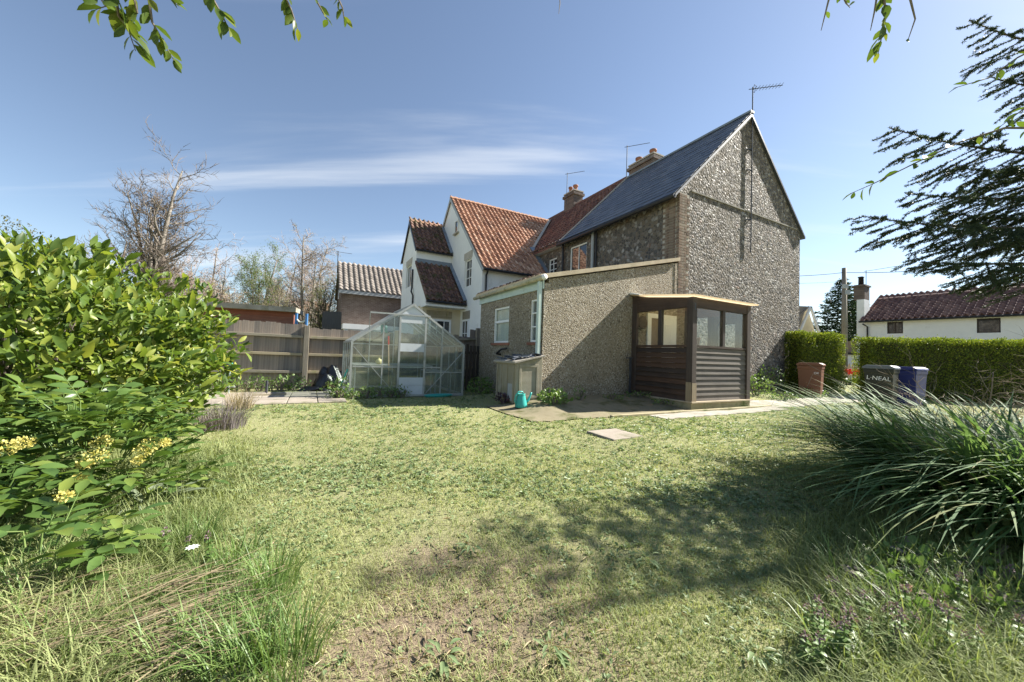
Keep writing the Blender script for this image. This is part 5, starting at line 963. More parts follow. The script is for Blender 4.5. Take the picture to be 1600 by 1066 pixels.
def fl_at(c, x, y, Y, s): s *= .9; p = at(x, y, Y-.22); return (p.x-c[0], p.y-c[1], p.z-T(c[0], c[1]), s)
c = (-2.85, 2.55); mahonia('mahonia shrub with yellow blooms at the foot of the laurel', c, (.66, .52, .34), 170, [fl_at(c, x, y, Y, s) for x, y, Y, s in ((160, 690, 2.45, .05), (152, 712, 2.4, .055), (235, 695, 2.55, .06), (225, 705, 2.5, .05), (133, 725, 2.35, .035), (125, 747, 2.3, .03), (258, 692, 2.6, .03), (215, 720, 2.5, .03))], 2)
c = (-2.75, 1.92); mahonia('low mahonia sprig with glossy leaves among long grass', c, (.46, .36, .25), 90, [fl_at(c, x, y, Y, s) for x, y, Y, s in ((8, 700, 2.0, .05), (38, 692, 2.0, .035), (100, 775, 1.95, .03))], 5)
c = (-2.0, 1.62); mahonia('small mahonia sprig reaching over dry straw', c, (.22, .18, .14), 26, [], 9)
# grey thistle like weed, lavender clump, edging plants
M['greyleaf'] = leafmat('grey_green_leaf', [(0, (.12, .16, .09)), (1, (.24, .28, .19))], .6, .2, .3); M['lav'] = leafmat('lavender_grey', [(0, (.13, .11, .12)), (.6, (.20, .17, .18)), (1, (.26, .25, .19))], .8, .2, .2)
def rosette(name, label, cat, c, n, ln, ratio, mat, rise=.5, group=None, w=None, droop=.35, spread=.03):
    t_ = thing(name, label, cat, (c[0], c[1], T(c[0], c[1])), 0, group); a = RNG.uniform(0, 6.28, n); D = np.stack([np.cos(a), np.sin(a), RNG.uniform(rise*.4, rise*1.6, n)], 1); P = np.stack([np.cos(a)*spread, np.sin(a)*spread, RNG.uniform(0, .05, n)], 1); D2, S, N2 = frame(D, np.tile([0, 0, 1.], (n, 1)))
    V, F_ = leaf_cloud(P, D, np.tile([0, 0, 1.], (n, 1)), ln*RNG.uniform(.6, 1.2, n), ratio, 'full', droop); link('leaves', npmesh('leaves', V, F_, True), mat, t_); return t_
p = gp(235, 800); rosette('poppy_plant', 'grey green lobed poppy leaves at the lawn edge', 'plant', p, 16, .26, .30, M['greyleaf'], .8)
for (x, y) in ((690, 1035), (1180, 1030), (660, 760), (1010, 880), (860, 1020), (1120, 820), (735, 860), (560, 800)):
    p = gp(x, min(y, 1050)); rosette('dandelion', 'flat dandelion rosette growing in the thin lawn', 'weed', p, 14, .055, .30, M['weed'], .3, 'dandelion rosettes in the lawn')
def tuft(name, label, cat, c, n, ln, wd, mat, bend=(.2, .9), spread=.1, group=None, part='blades', seg=4):
    t_ = thing(name, label, cat, (c[0], c[1], T(c[0], c[1])), 0, group); a = RNG.uniform(0, 6.28, n); rr = spread*np.sqrt(RNG.random(n)); P = np.stack([np.cos(a)*rr, np.sin(a)*rr, 0*a], 1); a2 = a+RNG.normal(0, .6, n); V, F_, _ = blades(P, np.stack([np.cos(a2), np.sin(a2), 0*a], 1), ln*RNG.uniform(.5, 1.15, n), wd*RNG.uniform(.7, 1.3, n), RNG.uniform(*bend, n), seg); tag(link(part, npmesh(part, V, F_), mat, t_), kind='stuff'); return t_
p = gp(345, 668); tuft('lavender', 'grey purple lavender clump at the foot of the laurel', 'plant', p, 500, .42, .007, M['lav'], (.15, .8), .28)
p = gp(375, 640); tuft('dry_grass_clump', 'bleached dry grass clump on the patio corner', 'grass clump', p, 260, .5, .006, M['straw'], (.1, .7), .2)
def leafy(name, label, cat, c, rad, n, ln, mat=None, ratio=.6, group=None): return bush(name, label, cat, (c[0], c[1], rad[2]*.55), rad, n, ln, ratio, mat or M['stemgreen'], stems=5, depth=.6, tpl='full')
for (x, y, rx, rz, n, ln, lab) in ((863, 628, .30, .17, 280, .07, 'low leafy green plant at the base of the downpipe'), (752, 616, .35, .28, 420, .06, 'green weeds growing between greenhouse and bunker'), (735, 606, .25, .26, 260, .06, 'tall green weeds against the dark paling'), (905, 626, .12, .2, 70, .04, 'small weed at the foot of the pebbledash wall'), (1000, 622, .35, .10, 160, .04, 'creeping weeds along the porch plinth foot'), (1040, 634, .3, .09, 150, .035, 'creeping weeds under the porch corner'), (960, 624, .25, .08, 90, .035, 'trailing weeds along the wall base')):
    p = gp(x, y); leafy('weed_clump', lab, 'weeds', p, (rx, rx*.45, rz), n, ln)
for i in range(9):
    p = W(-3.95+.0+i*.27, GL-.16+rnd.uniform(-.08, .04)); h = rnd.uniform(.10, .19)
    if i in (4, 5) : h *= 1.3
    if i < 6 : leafy('weed_clump', 'pale green weed clump along the greenhouse front sill', 'weeds', p, (.2, .12, h), 110, .045)['group'] = 'weeds along the greenhouse sill'
for i in range(10):
    p = W(-6.9+i*.24, 4.55+rnd.uniform(-.1, .1)); leafy('weed_clump', 'pale green weed clump growing along the fence foot', 'weeds', p, (.22, .14, rnd.uniform(.12, .3)), 120, .05)['group'] = 'weeds along the fence foot'
p = W(-3.98, 2.15); leafy('weed_clump', 'bushy green weeds with a yellow flower at the greenhouse corner', 'weeds', p, (.3, .2, .30), 260, .05)
M['heuchera'] = leafmat('purple_leaf', [(0, (.035, .02, .03)), (1, (.09, .05, .07))], .4, .15, .5); p = gp(786, 631); leafy('purple_plant', 'small dark purple leaved plant before the bunker', 'plant', p, (.16, .14, .14), 130, .05, M['heuchera'], .8)
for (x, y, rx, rz, n) in ((1182, 618, .5, .38, 420), (1205, 612, .45, .5, 380), (1225, 620, .5, .14, 200), (1272, 620, .35, .16, 160)):
    p = gp(x, y); leafy('wall_plant', 'straggly pale green plant growing at the flint wall foot', 'plant', p, (rx, .2, rz), n, .06)['group'] = 'straggly plants along the flint wall'

# ------------------------------------------------------------------ sedge clump on the right
M['sedge'] = leafmat('sedge_blade', [(0, (.06, .125, .05)), (.45, (.115, .205, .085)), (.86, (.18, .265, .115)), (.94, (.22, .22, .08)), (1, (.36, .28, .16))], .58, .42, .15, 'island'); M['sedge_o'] = leafmat('sedge_blade_single', [(0, (.06, .125, .05)), (.5, (.12, .21, .085)), (.92, (.19, .27, .115)), (1, (.34, .27, .15))], .56, .42, .15, 'obj')
SC = (4.15, 2.95); sg_ = thing('sedge_clump', 'big arching clump of strap leaved sedge across the lawn from the laurel', 'sedge', (SC[0], SC[1], T(*SC)))
def strap(n, c, ln, wd, bend, spread, bias, seg=8):
    a = RNG.uniform(0, 6.28, n); rr = spread*np.sqrt(RNG.random(n)); P = np.stack([np.cos(a)*rr+c[0], np.sin(a)*rr*1.25+c[1], np.zeros(n)], 1); a2 = a+RNG.normal(0, .5, n); D = np.stack([np.cos(a2)+bias[0], np.sin(a2)+bias[1], 0*a], 1); D /= np.maximum(np.linalg.norm(D, axis=1, keepdims=True), .01); return blades(P, D, ln*RNG.uniform(.6, 1.15, n), wd*RNG.uniform(.6, 1.3, n), RNG.uniform(*bend, n), seg)
V, F_, _ = strap(2600, (0, 0), 1.25, .030, (.55, 1.2), .98, (-.25, -.1)); V2, F2, _ = strap(1500, (-.2, -.42), 1.0, .028, (.7, 1.45), 1.0, (-.35, -.55)); tag(link('blades', npmesh('blades', np.concatenate([V, V2]), np.concatenate([F_, F2+len(V)])), M['sedge'], sg_), kind='stuff')
var_me = []
for k in range(8):
    V, F_, _ = blades(np.zeros((1, 3)), np.array([[1., 0, 0]]), np.array([1.25*rnd.uniform(.75, 1.1)]), np.array([.040*rnd.uniform(.7, 1.2)]), np.array([.6+.075*k]), 10); me = npmesh('blade', V, F_); me.materials.append(M['sedge_o']); var_me.append(me)
for k in range(240):
    a = rnd.uniform(2.3, 5.6); rr = rnd.uniform(.55, 1.0); o = link('blade', rnd.choice(var_me), None, sg_, (math.cos(a)*rr*.95, math.sin(a)*rr*1.2, 0), (rnd.uniform(-.15, .15), rnd.uniform(-.1, .25), a+rnd.uniform(-.6, .6)))
# dead stalks arching out of the sedge
ds = thing('dead_stalks', 'thin dry brown stalks arching above the sedge', 'stalks', (SC[0], SC[1], T(*SC))); M['drystem'] = var('dry_stem', (.20, .145, .10), (.34, .27, .19), 4, .85, 0)
for k in range(70):
    a = rnd.uniform(0, 6.28); b0 = Vector((math.cos(a)*rnd.uniform(0, .9), math.sin(a)*rnd.uniform(0, 1.1), 0)); L_ = rnd.uniform(.7, 1.55); dr_ = Vector((rnd.gauss(-.35, .6), rnd.gauss(0, .5), 0)); pts = []
    for i in range(8): t_ = i/7; pts.append(b0+dr_*L_*t_**1.4*.85+Vector((0, 0, L_*(t_-.45*t_**2.4))))
    MB().tube(pts, [.0035*(1-.6*i/7) for i in range(8)], 4).build('stalk', M['drystem'], ds)
for (x0_, y0_, x1_, y1_, Y0, Y1) in ((1345, 690, 1200, 600, 3.2, 3.3), (1345, 690, 1215, 610, 3.3, 3.6), (1400, 660, 1250, 560, 3.5, 3.8), (1420, 640, 1270, 582, 3.4, 3.4), (1340, 700, 1225, 650, 3.0, 2.9)):
    a = at(x0_, y0_, Y0)-Vector((SC[0], SC[1], 0)); b = at(x1_, y1_, Y1)-Vector((SC[0], SC[1], 0)); m_ = (a+b)/2+Vector((0, 0, .05)); g_ = Vector((a.x+.35, a.y+.1, 0)); MB().tube([g_, (g_+a)/2+Vector((.02, 0, .1)), a, m_, b, b+Vector((-.05, 0, -.12))], [.005, .0045, .004, .003, .002, .001], 4).build('stalk', M['drystem'], ds)
# red dead-nettles
M['nettle_flower'] = leafmat('purple_flower', [(0, (.15, .09, .115)), (1, (.26, .18, .21))], .6, .25, .2)
dn_ = []
for v_ in range(3):
    P = []; D = []; Fp = []; h = .16+.03*v_
    for q in range(6):
        z_ = h*(.25+.13*q)
        for k in range(4): a = k*1.571+(q % 2)*.78; P.append((0, 0, z_)); D.append((math.cos(a), math.sin(a), .1 if q < 4 else .5))
    V, F_ = leaf_cloud(np.array(P), np.array(D), np.tile([0, 0, 1.], (len(P), 1)), np.repeat(np.array([.034, .034, .03, .026, .022, .016]), 4), .85, 'full', .3); lm = npmesh('leaves', V, F_, True); lm.materials.append(M['stemgreen']); n = 26; d = unit(n); V, F_ = leaf_cloud(np.array([0, 0, h*.97])+d*np.array([.014, .014, .02])*RNG.random((n, 1)), d, unit(n), .014, .6, 'd', 0); fm = npmesh('flower', V, F_); fm.materials.append(M['nettle_flower']); sm2 = MB().tube([(0, 0, -.01), (.004, 0, h*.5), (0, 0, h*.97)], .003, 4).mesh('stem'); sm2.materials.append(M['stemgreen']); dn_.append((lm, fm, sm2))
spots = [(rnd.uniform(1255, 1590), rnd.uniform(905, 1060)) for _ in range(46)]+[(1330, 1000), (1370, 945), (1420, 960), (1450, 915), (285, 860), (330, 855), (255, 860), (1395, 1030), (1310, 950)]
for (x, y) in spots:
    p = gp(x, y+30 if y < 1030 else y); t_ = thing('dead_nettle', 'purple flowered dead nettle stem in the grass verge', 'wild flower', p, rnd.uniform(0, 6), 'purple dead nettles in the verge'); t_.scale = (rnd.uniform(.6, 1.0),)*3; t_.rotation_euler.x = rnd.uniform(-.15, .15); v_ = rnd.choice(dn_); link('leaves', v_[0], None, t_); link('flower', v_[1], None, t_); link('stem', v_[2], None, t_)
LG = []
for i in range(16):
    p = gp(rnd.uniform(1300, 1600), rnd.uniform(900, 1060)); LG.append((p, 60, rnd.uniform(.16, .34), .007, .09))
for i in range(14):
    p = gp(rnd.uniform(1330, 1560), rnd.uniform(880, 990)); leafy('mallow_weed', 'round leaved green weed below the sedge', 'weed', p, (.13, .12, .09), 70, .034, M['stemgreen'], .9)['group'] = 'round leaved weeds below the sedge'
pc = gp(1385, 945); ob = MB().lathe([(.045, 0), (.06, .09), (.068, .09), (.068, .115), (.055, .115), (.05, .03)], 14).build('clay_pot', M['pot'], None, True); ob.location = pc+Vector((0, 0, .03)); ob.rotation_euler = (1.2, .3, .5); tag(ob, 'tipped over terracotta pot half hidden among the nettles', 'pot')
# long grass and straw on the left
for i in range(34):
    p = gp(rnd.uniform(0, 470), rnd.uniform(800, 1060)); LG.append((p, 70, rnd.uniform(.14, .30), .0055, .1))
AV = []; AF = []; off = 0
for (p, n, ln, wd, sp) in LG:
    a = RNG.uniform(0, 6.28, n); rr = sp*np.sqrt(RNG.random(n)); a2 = a+RNG.normal(0, .6, n); V, F_, _ = blades(np.stack([p.x+np.cos(a)*rr, p.y+np.sin(a)*rr, 0*a+p.z], 1), np.stack([np.cos(a2), np.sin(a2), 0*a], 1), ln*RNG.uniform(.5, 1.15, n), wd*RNG.uniform(.7, 1.3, n), RNG.uniform(.2, .95, n), 4); AV.append(V); AF.append(F_+off); off += len(V)
tag(link('long_grass', npmesh('long_grass', np.concatenate(AV), np.concatenate(AF)), M['stemgreen']), 'long loose grass along the lawn edges', 'grass', kind='stuff')
mb = MB()
for k in range(260):
    p = gp(rnd.uniform(-60, 330), rnd.uniform(930, 1065)); a = rnd.gauss(.55, .28); L_ = rnd.uniform(.2, .6); d = Vector((math.cos(a), math.sin(a), rnd.uniform(.02, .22))); p.z += rnd.uniform(.02, .10); mb.tube([p-d*L_*.5, p+Vector((0, 0, .015)), p+d*L_*.5], [.0022, .0022, .001], 4)
tag(mb.build('dry_straw', M['straw'], None), 'flattened dry straw stalks below the mahonia', 'straw', kind='stuff')
p = gp(298, 900); wf = thing('white_flower', 'single starry white flower in the long grass', 'flower', p); MB().tube([(0, 0, 0), (.01, 0, .08), (0, 0, .13)], .0025, 5).build('stem', M['stemgreen'], wf)
a = np.arange(9)/9*6.283; V, F_ = leaf_cloud(np.tile([0, 0, .13], (9, 1)), np.stack([np.cos(a), np.sin(a), .25+0*a], 1), np.tile([0, 0, 1.], (9, 1)), .03, .35, 'full', .1); link('petals', npmesh('petals', V, F_, True), M['white_gloss'], wf)

# ------------------------------------------------------------------ trees
def grow(p, d, L_, r_, depth, cfg, out, lv=0):
    """recursive limbs; out collects (level, points, radii)"""
    n = cfg['seg']; pts = [p.copy()]; rad = [r_]; q = p.copy(); dd = d.copy(); R_ = cfg['rnd']
    for i in range(n):
        dd = (dd+Vector((R_.gauss(0, 1), R_.gauss(0, 1), R_.gauss(0, 1)))*cfg['wob']*(cfg.get('w0', .5) if lv == 0 else 1)+Vector((0, 0, cfg['up'][min(lv, len(cfg['up'])-1)]))).normalized(); q = q+dd*(L_/n); pts.append(q.copy()); rad.append(r_*(1-(1-cfg['tip'])*(i+1)/n))
    out.append((lv, pts, rad))
    if lv >= depth: return
    nb = cfg['kids'][lv]
    for k in range(nb):
        t_ = cfg['start'][min(lv, len(cfg['start'])-1)]+(1-cfg['start'][min(lv, len(cfg['start'])-1)])*(k+R_.random())/nb; i = min(int(t_*n), n-1); f = t_*n-i; bp = pts[i].lerp(pts[i+1], f); br = rad[i]+(rad[i+1]-rad[i])*f; ax = (pts[i+1]-pts[i]).normalized(); s = ax.orthogonal().normalized(); s.rotate(Matrix.Rotation(R_.uniform(0, 6.28), 3, ax)); an = R_.gauss(cfg['ang'][min(lv, len(cfg['ang'])-1)], .16); nd = (ax*math.cos(an)+s*math.sin(an)).normalized(); grow(bp, nd, L_*cfg['ratio'][min(lv, len(cfg['ratio'])-1)]*R_.uniform(.6, 1.15)*(1-.45*t_ if lv == 0 else 1), max(br*cfg['rr'], cfg['rmin']), depth, cfg, out, lv+1)
def tree(name, label, loc, hgt, r0, cfg, depth, barkm, twigm, leaves=None, group=None, lean=(0, 0)):
    t_ = thing(name, label, 'tree', loc, 0, group); out = []; 
    for k in range(cfg.get('trunks', 1)): cfg['rnd'].random(); grow(Vector((cfg['rnd'].uniform(-.1, .1)*k, cfg['rnd'].uniform(-.1, .1)*k, -.1)), Vector((lean[0]+cfg['rnd'].gauss(0, cfg.get('splay', .09))*(k > 0), lean[1]+cfg['rnd'].gauss(0, cfg.get('splay', 0))*(k > 0), 1)).normalized(), hgt*(1 if k == 0 else cfg['rnd'].uniform(.7, .95)), r0*(1 if k == 0 else .7), depth, cfg, out)
    a = MB(); b = MB()
    for lv, pts, rad in out: (a if lv < 2 else b).tube(pts, rad, 7 if lv == 0 else 5 if lv == 1 else 3, lv < 2)
    a.build('trunk', barkm, t_, True); tag(b.build('crown', twigm, t_), kind='stuff')
    if leaves:
        n_, ln, mat, lvmin = leaves; tips = np.array([list(p) for lv, pts, rad in out if lv >= lvmin for p in pts[1:]]); idx = RNG.integers(0, len(tips), n_); P = tips[idx]+RNG.normal(0, leaves[1]*1.4, (n_, 3)); V, F_ = leaf_cloud(P, unit(n_), unit(n_)+np.array([0, 0, .7]), ln*RNG.uniform(.6, 1.3, n_), .6, 'd', .1); tag(link('leaves', npmesh('leaves', V, F_), mat, t_), kind='stuff')
    return t_
M['springleaf'] = leafmat('spring_leaf', [(0, (.09, .14, .05)), (1, (.20, .25, .09))], .5, .4, .3); M['budleaf'] = leafmat('bud_leaf', [(0, (.22, .19, .11)), (1, (.30, .28, .15))], .6, .35, .2); M['blossom'] = leafmat('pinkish_bud', [(0, (.30, .21, .18)), (1, (.40, .30, .25))], .7, .3, .2)
def cfg(seed, **k): d = dict(seg=7, wob=.10, up=[.05, .10, .06], tip=.25, kids=[16, 7, 5, 3], start=[.22, .15, .1], ang=[1.0, .75, .7], ratio=[.42, .5, .5, .5], rr=.55, rmin=.010, rnd=random.Random(seed)); d.update(k); return d
p = at(232, 470, 19); tree('bare_tree', 'tall leafless tree with twisted pale limbs behind the laurel', (p.x, p.y, 0), 10.2, .24, cfg(5, trunks=6, kids=[20, 9, 5], ratio=[.30, .5, .55], up=[.04, .10, .03], wob=.15, tip=.14, ang=[.95, .75, .7], rmin=.012, w0=.4, splay=.05), 3, M['bark_pale'], M['twig'], lean=(.03, 0))
p = at(160, 470, 20); tree('bare_tree', 'shorter leafless tree beside the tall bare one', (p.x, p.y, 0), 6.9, .14, cfg(8, trunks=2, kids=[14, 8, 5], ratio=[.36, .5, .5]), 3, M['bark'], M['twig'])
p = at(268, 470, 21); tree('budding_tree', 'budding pinkish shrub tree at the shed end', (p.x, p.y, 0), 6.0, .12, cfg(12, trunks=4, kids=[12, 7, 4], ratio=[.40, .5, .5], rmin=.012), 3, M['bark'], M['twig_pink'], (6000, .07, M['blossom'], 2))
p = at(330, 470, 27); tree('budding_tree', 'slender pale birch with fine twigs above the shed', (p.x, p.y, 0), 8.2, .12, cfg(21, trunks=3, kids=[16, 7, 4], ratio=[.32, .5, .5], up=[.03, .02, -.06], rmin=.012), 3, M['bark_pale'], M['twig_pink'])
p = at(408, 470, 30); tree('spring_tree', 'young tree in fresh green leaf behind the shed roof', (p.x, p.y, 0), 8.4, .13, cfg(31, trunks=3, kids=[13, 6, 4], ratio=[.36, .5, .5], up=[.04, .16, .12]), 3, M['bark'], M['twig'], (13000, .085, M['springleaf'], 2))
p = at(368, 470, 29); tree('spring_tree', 'smaller green leaved tree beside the birch', (p.x, p.y, 0), 5.8, .10, cfg(36, trunks=3, kids=[12, 6, 4], ratio=[.4, .5, .5]), 3, M['bark'], M['twig'], (6000, .085, M['springleaf'], 2))
p = at(480, 470, 29); tree('budding_tree', 'broad pale birch crown beside the brick house', (p.x, p.y, 0), 9.6, .15, cfg(41, trunks=5, kids=[16, 8, 5], ratio=[.32, .5, .5], up=[.04, .04, -.03], rmin=.012), 3, M['bark_pale'], M['twig_pink'], (7000, .06, M['budleaf'], 2))
p = at(440, 480, 24); tree('budding_tree', 'low budding tree close behind the shed', (p.x, p.y, 0), 4.6, .09, cfg(44, trunks=4, kids=[11, 7, 4], ratio=[.4, .5, .5], rmin=.012), 3, M['bark'], M['twig'], (5000, .06, M['budleaf'], 2))
p = at(510, 480, 27); tree('spring_tree', 'olive green budding tree next to the brick wall', (p.x, p.y, 0), 5.6, .1, cfg(47, trunks=4, kids=[12, 7, 4], ratio=[.4, .5, .5], rmin=.012), 3, M['bark'], M['twig'], (7000, .07, M['springleaf'], 2))
p = at(270, 470, 34); tree('bare_tree', 'thin leafless tree further back beside the birch', (p.x, p.y, 0), 8.0, .12, cfg(52, trunks=3, kids=[12, 6, 4], ratio=[.36, .5, .5]), 3, M['bark'], M['twig_pink'])
for (x_, Y_, h_, sd_, lab, nm, lf) in ((300, 25, 6.6, 71, 'hazy pinkish budding tree between the bare tree and the birch', 'budding_tree', (5000, .06, M['blossom'], 2)), (348, 24, 5.4, 72, 'low olive budding tree directly above the shed roof', 'budding_tree', (6000, .06, M['budleaf'], 2)), (455, 33, 9.3, 73, 'feathery pale birch between the green tree and the broad birch', 'budding_tree', None), (500, 33, 8.6, 74, 'slim pale birch hanging toward the ribbed tile roof', 'budding_tree', None), (430, 34, 8.0, 75, 'second fresh green tree close to the young one', 'spring_tree', (9000, .09, M['springleaf'], 2))):
    p = at(x_, 470, Y_); tree(nm, lab, (p.x, p.y, 0), h_, .11, cfg(sd_, trunks=4, kids=[16, 8, 5], ratio=[.34, .5, .5], up=[.04, .05, -.02], rmin=.012), 3, M['bark_pale'], M['twig_pink'], lf)
p = at(1262, 500, 45); tree('bare_tree', 'small leafless tree behind the bungalow gable', (p.x, p.y, 0), 6.6, .1, cfg(55, trunks=3, kids=[12, 6, 4], ratio=[.4, .5, .5], rmin=.012), 3, M['bark'], M['twig_pink'])
for (x, y, h_, sd_, lab) in ((5.35, 4.35, 1.25, 61, 'tangled brown twiggy shrub behind the sedge'), (6.3, 4.0, 1.45, 62, 'taller leafless brown shrub under the spruce boughs')):
    tree('bare_shrub', lab, (x, y, T(x, y)), h_, .016, cfg(sd_, trunks=11, kids=[8, 5, 3], ratio=[.55, .55, .5], up=[.02, .03, -.02], wob=.16, tip=.2, rmin=.0022, splay=.5, w0=1, rr=.6, ang=[.8, .8, .7], seg=6), 2, M['drystem'], M['drystem'])['category'] = 'shrub'
# conifers
M['needle'] = leafmat('spruce_needle', [(0, (.035, .06, .035)), (.6, (.055, .085, .048)), (1, (.10, .13, .065))], .55, .22, .3); M['needle_far'] = leafmat('conifer_needle', [(0, (.025, .05, .03)), (1, (.05, .085, .05))], .6, .15, .3)
def conifer_far(label, loc, h, w_, seed):
    t_ = thing('conifer_tree', label, 'tree', loc); R_ = random.Random(seed); mb = MB(); mb.tube([(0, 0, -.1), (0, 0, h)], [.2, .02], 7); mb.build('trunk', M['sprucebark'], t_); P = []; D = []; Nn = []
    for i in range(170):
        t2 = (i+R_.random())/170; z_ = h*(.06+.93*t2); L_ = w_*(1-t2)**.8*R_.uniform(.65, 1.1)+.12; a = i*2.4+R_.uniform(-.3, .3)
        for k in range(int(48*L_)+10): s = R_.random()**.7; P.append((math.cos(a)*L_*s+R_.gauss(0, .1), math.sin(a)*L_*s+R_.gauss(0, .1), z_-.25*L_*s+.22*L_*s*s+R_.gauss(0, .06))); a2 = a+R_.gauss(0, .7); D.append((math.cos(a2), math.sin(a2), R_.uniform(-.2, .5)))
    P = np.array(P); V, F_ = leaf_cloud(P, np.array(D), np.tile([0, 0, 1.], (len(P), 1))+RNG.normal(0, .4, (len(P), 3)), RNG.uniform(.18, .36, len(P)), .35, 'd', .2); tag(link('crown', npmesh('crown', V, F_), M['needle_far'], t_), kind='stuff')
p = at(1316, 500, 38); conifer_far('dark spreading conifer behind the utility pole', (p.x, p.y, 0), at(1322, 436, 38).z, 4.2, 3)
p = at(1340, 500, 42); conifer_far('smaller dark conifer between the utility pole and cottage chimney', (p.x, p.y, 0), at(1335, 462, 42).z, 3.6, 4)
# spruce at the right edge: trunk beyond the frame, boughs reaching in
SP = (7.6, 4.3); spz = T(*SP); spr = thing('spruce_tree', 'dark spruce with drooping needled boughs above the sedge clump', 'tree', (SP[0], SP[1], spz)); mb = MB(); mb.tube([(0, 0, -.1), (0, 0, 3.4), (0, 0, 6.6)], [.16, .10, .02], 10); mb.build('trunk', M['sprucebark'], spr, True)
def bough(tip, base, sag, seed):
    R_ = random.Random(seed); a = base; b = tip; ax = b-a; L_ = ax.length; pts = []
    for i in range(13): t_ = i/12; p_ = a.lerp(b, t_); p_.z -= sag*4*t_*(1-t_)*(.6+.4*t_); pts.append(p_)
    wood = MB(); wood.tube(pts, [.028*(1-.88*i/12) for i in range(13)], 5); tw = []
    hd = Vector((ax.x, ax.y, 0)).normalized(); sd = Vector((-hd.y, hd.x, 0))
    for k in range(int(L_*13)):
        t_ = .16+.84*(k+R_.random())/int(L_*13); i = min(int(t_*12), 11); p_ = pts[i].lerp(pts[i+1], t_*12-i); sg = 1 if k % 2 else -1; ln_ = L_*.30*(1.03-t_)**.75*R_.uniform(.55, 1.1)+.06; d = (hd*R_.uniform(.55, .95)+sd*sg*R_.uniform(.5, .9)+Vector((0, 0, R_.uniform(-.55, -.05)))).normalized(); q1 = p_+d*ln_*.5+Vector((0, 0, -.015)); q2 = p_+d*ln_+Vector((0, 0, .02-.10*ln_)); wood.tube([p_, q1, q2], [.006, .004, .0025], 3); tw.append((p_, q1, q2))
        for j in range(int(ln_*14)):
            s = R_.uniform(.2, .95); pp_ = p_.lerp(q1, s*2) if s < .5 else q1.lerp(q2, s*2-1); d2 = (d*.7+sd*R_.uniform(-.8, .8)+Vector((0, 0, R_.uniform(-.5, .1)))).normalized(); l2 = ln_*.35*R_.uniform(.4, 1)+.03; e = pp_+d2*l2; wood.tube([pp_, e], [.003, .002], 3); tw.append((pp_, pp_.lerp(e, .5), e))
    for i in range(7, 12): tw.append((pts[i], pts[i].lerp(pts[i+1], .5), pts[i+1]))
    P = []; D = []
    for (u, v_, w_) in tw:
        ll = (w_-u).length; n_ = int(ll*520)+6
        for j in range(n_):
            s = R_.random(); c_2 = u.lerp(v_, s*2) if s < .5 else v_.lerp(w_, s*2-1); dd = (w_-u).normalized(); P.append(tuple(c_2)); D.append(tuple(dd*.75+Vector((R_.gauss(0, .55), R_.gauss(0, .55), R_.gauss(0, .5)+.12))))
    return wood, np.array(P), np.array(D)
g0 = Vector((SP[0], SP[1], spz)); boughs = []
for (x, y, Y, zb2, sag) in ((1348, 338, 3.85, 2.9, .12), (1415, 302, 4.1, 3.3, .1), (1390, 200, 3.9, 3.7, .16), (1515, 32, 3.9, 4.9, .15), (1440, 410, 3.8, 2.5, .05), (1470, 330, 4.4, 3.1, .15), (1500, 262, 4.3, 3.7, .14), (1545, 120, 4.4, 4.6, .15)):
    boughs.append((at(x, y, Y)-g0, Vector((0, 0, zb2)), sag))
R_ = random.Random(3)
for k in range(10): a = R_.uniform(0, 6.28); z_ = R_.uniform(3.0, 6.3); L_ = 2.6*(1-z_/7.2)*R_.uniform(.7, 1.1)+.2; boughs.append((Vector((math.cos(a)*L_, math.sin(a)*L_, z_-.12*L_)), Vector((0, 0, z_+.05)), .1)) if (math.cos(a) > -.55 or z_ > 5.0) else None
for k, (tp, bs_, sg2) in enumerate(boughs):
    wood, Pn, Dn = bough(tp, bs_, sg2, 100+k)
    if k >= 8: s = RNG.random(len(Pn)) < .22; Pn, Dn = Pn[s], Dn[s]
    bo = wood.build('bough', M['sprucebark'], spr); V, F_ = leaf_cloud(Pn, Dn, unit(len(Pn)), RNG.uniform(.020, .032, len(Pn))*(1 if k < 8 else 1.5), .19, 'd', .1); tag(link('needles', npmesh('needles', V, F_), M['needle'], bo), kind='stuff')

# overhanging tree: trunk behind the camera, leafy twigs hanging into the top of the view
M['over'] = leafmat('overhead_leaf', [(0, (.05, .09, .018)), (.6, (.10, .15, .025)), (1, (.20, .22, .035))], .4, .5, .4, 'obj')
OT = thing('overhanging_tree', 'garden tree with drooping leafy twigs overhanging the laurel side of the lawn', 'tree', (-2.6, -1.3, T(-2.6, -1.3))); ow = Vector((-2.6, -1.3, T(-2.6, -1.3)))
def hang(paths, trunk_pts, base_r):
    MB().tube(trunk_pts, base_r, 8).build('trunk', M['bark'], OT, True)
hang(None, [Vector((0, 0, -.1)), Vector((.1, .1, 1.2)), Vector((.25, .5, 2.3)), Vector((.5, 1.2, 2.9))], [.12, .10, .08, .06])
V, F_ = leaf_cloud(np.zeros((1, 3)), np.array([[1., 0, 0]]), np.array([[0, 0, 1.]]), 1.0, .5, 'full', .2); OL = npmesh('leaf', V, F_, True); OL.materials.append(M['over'])
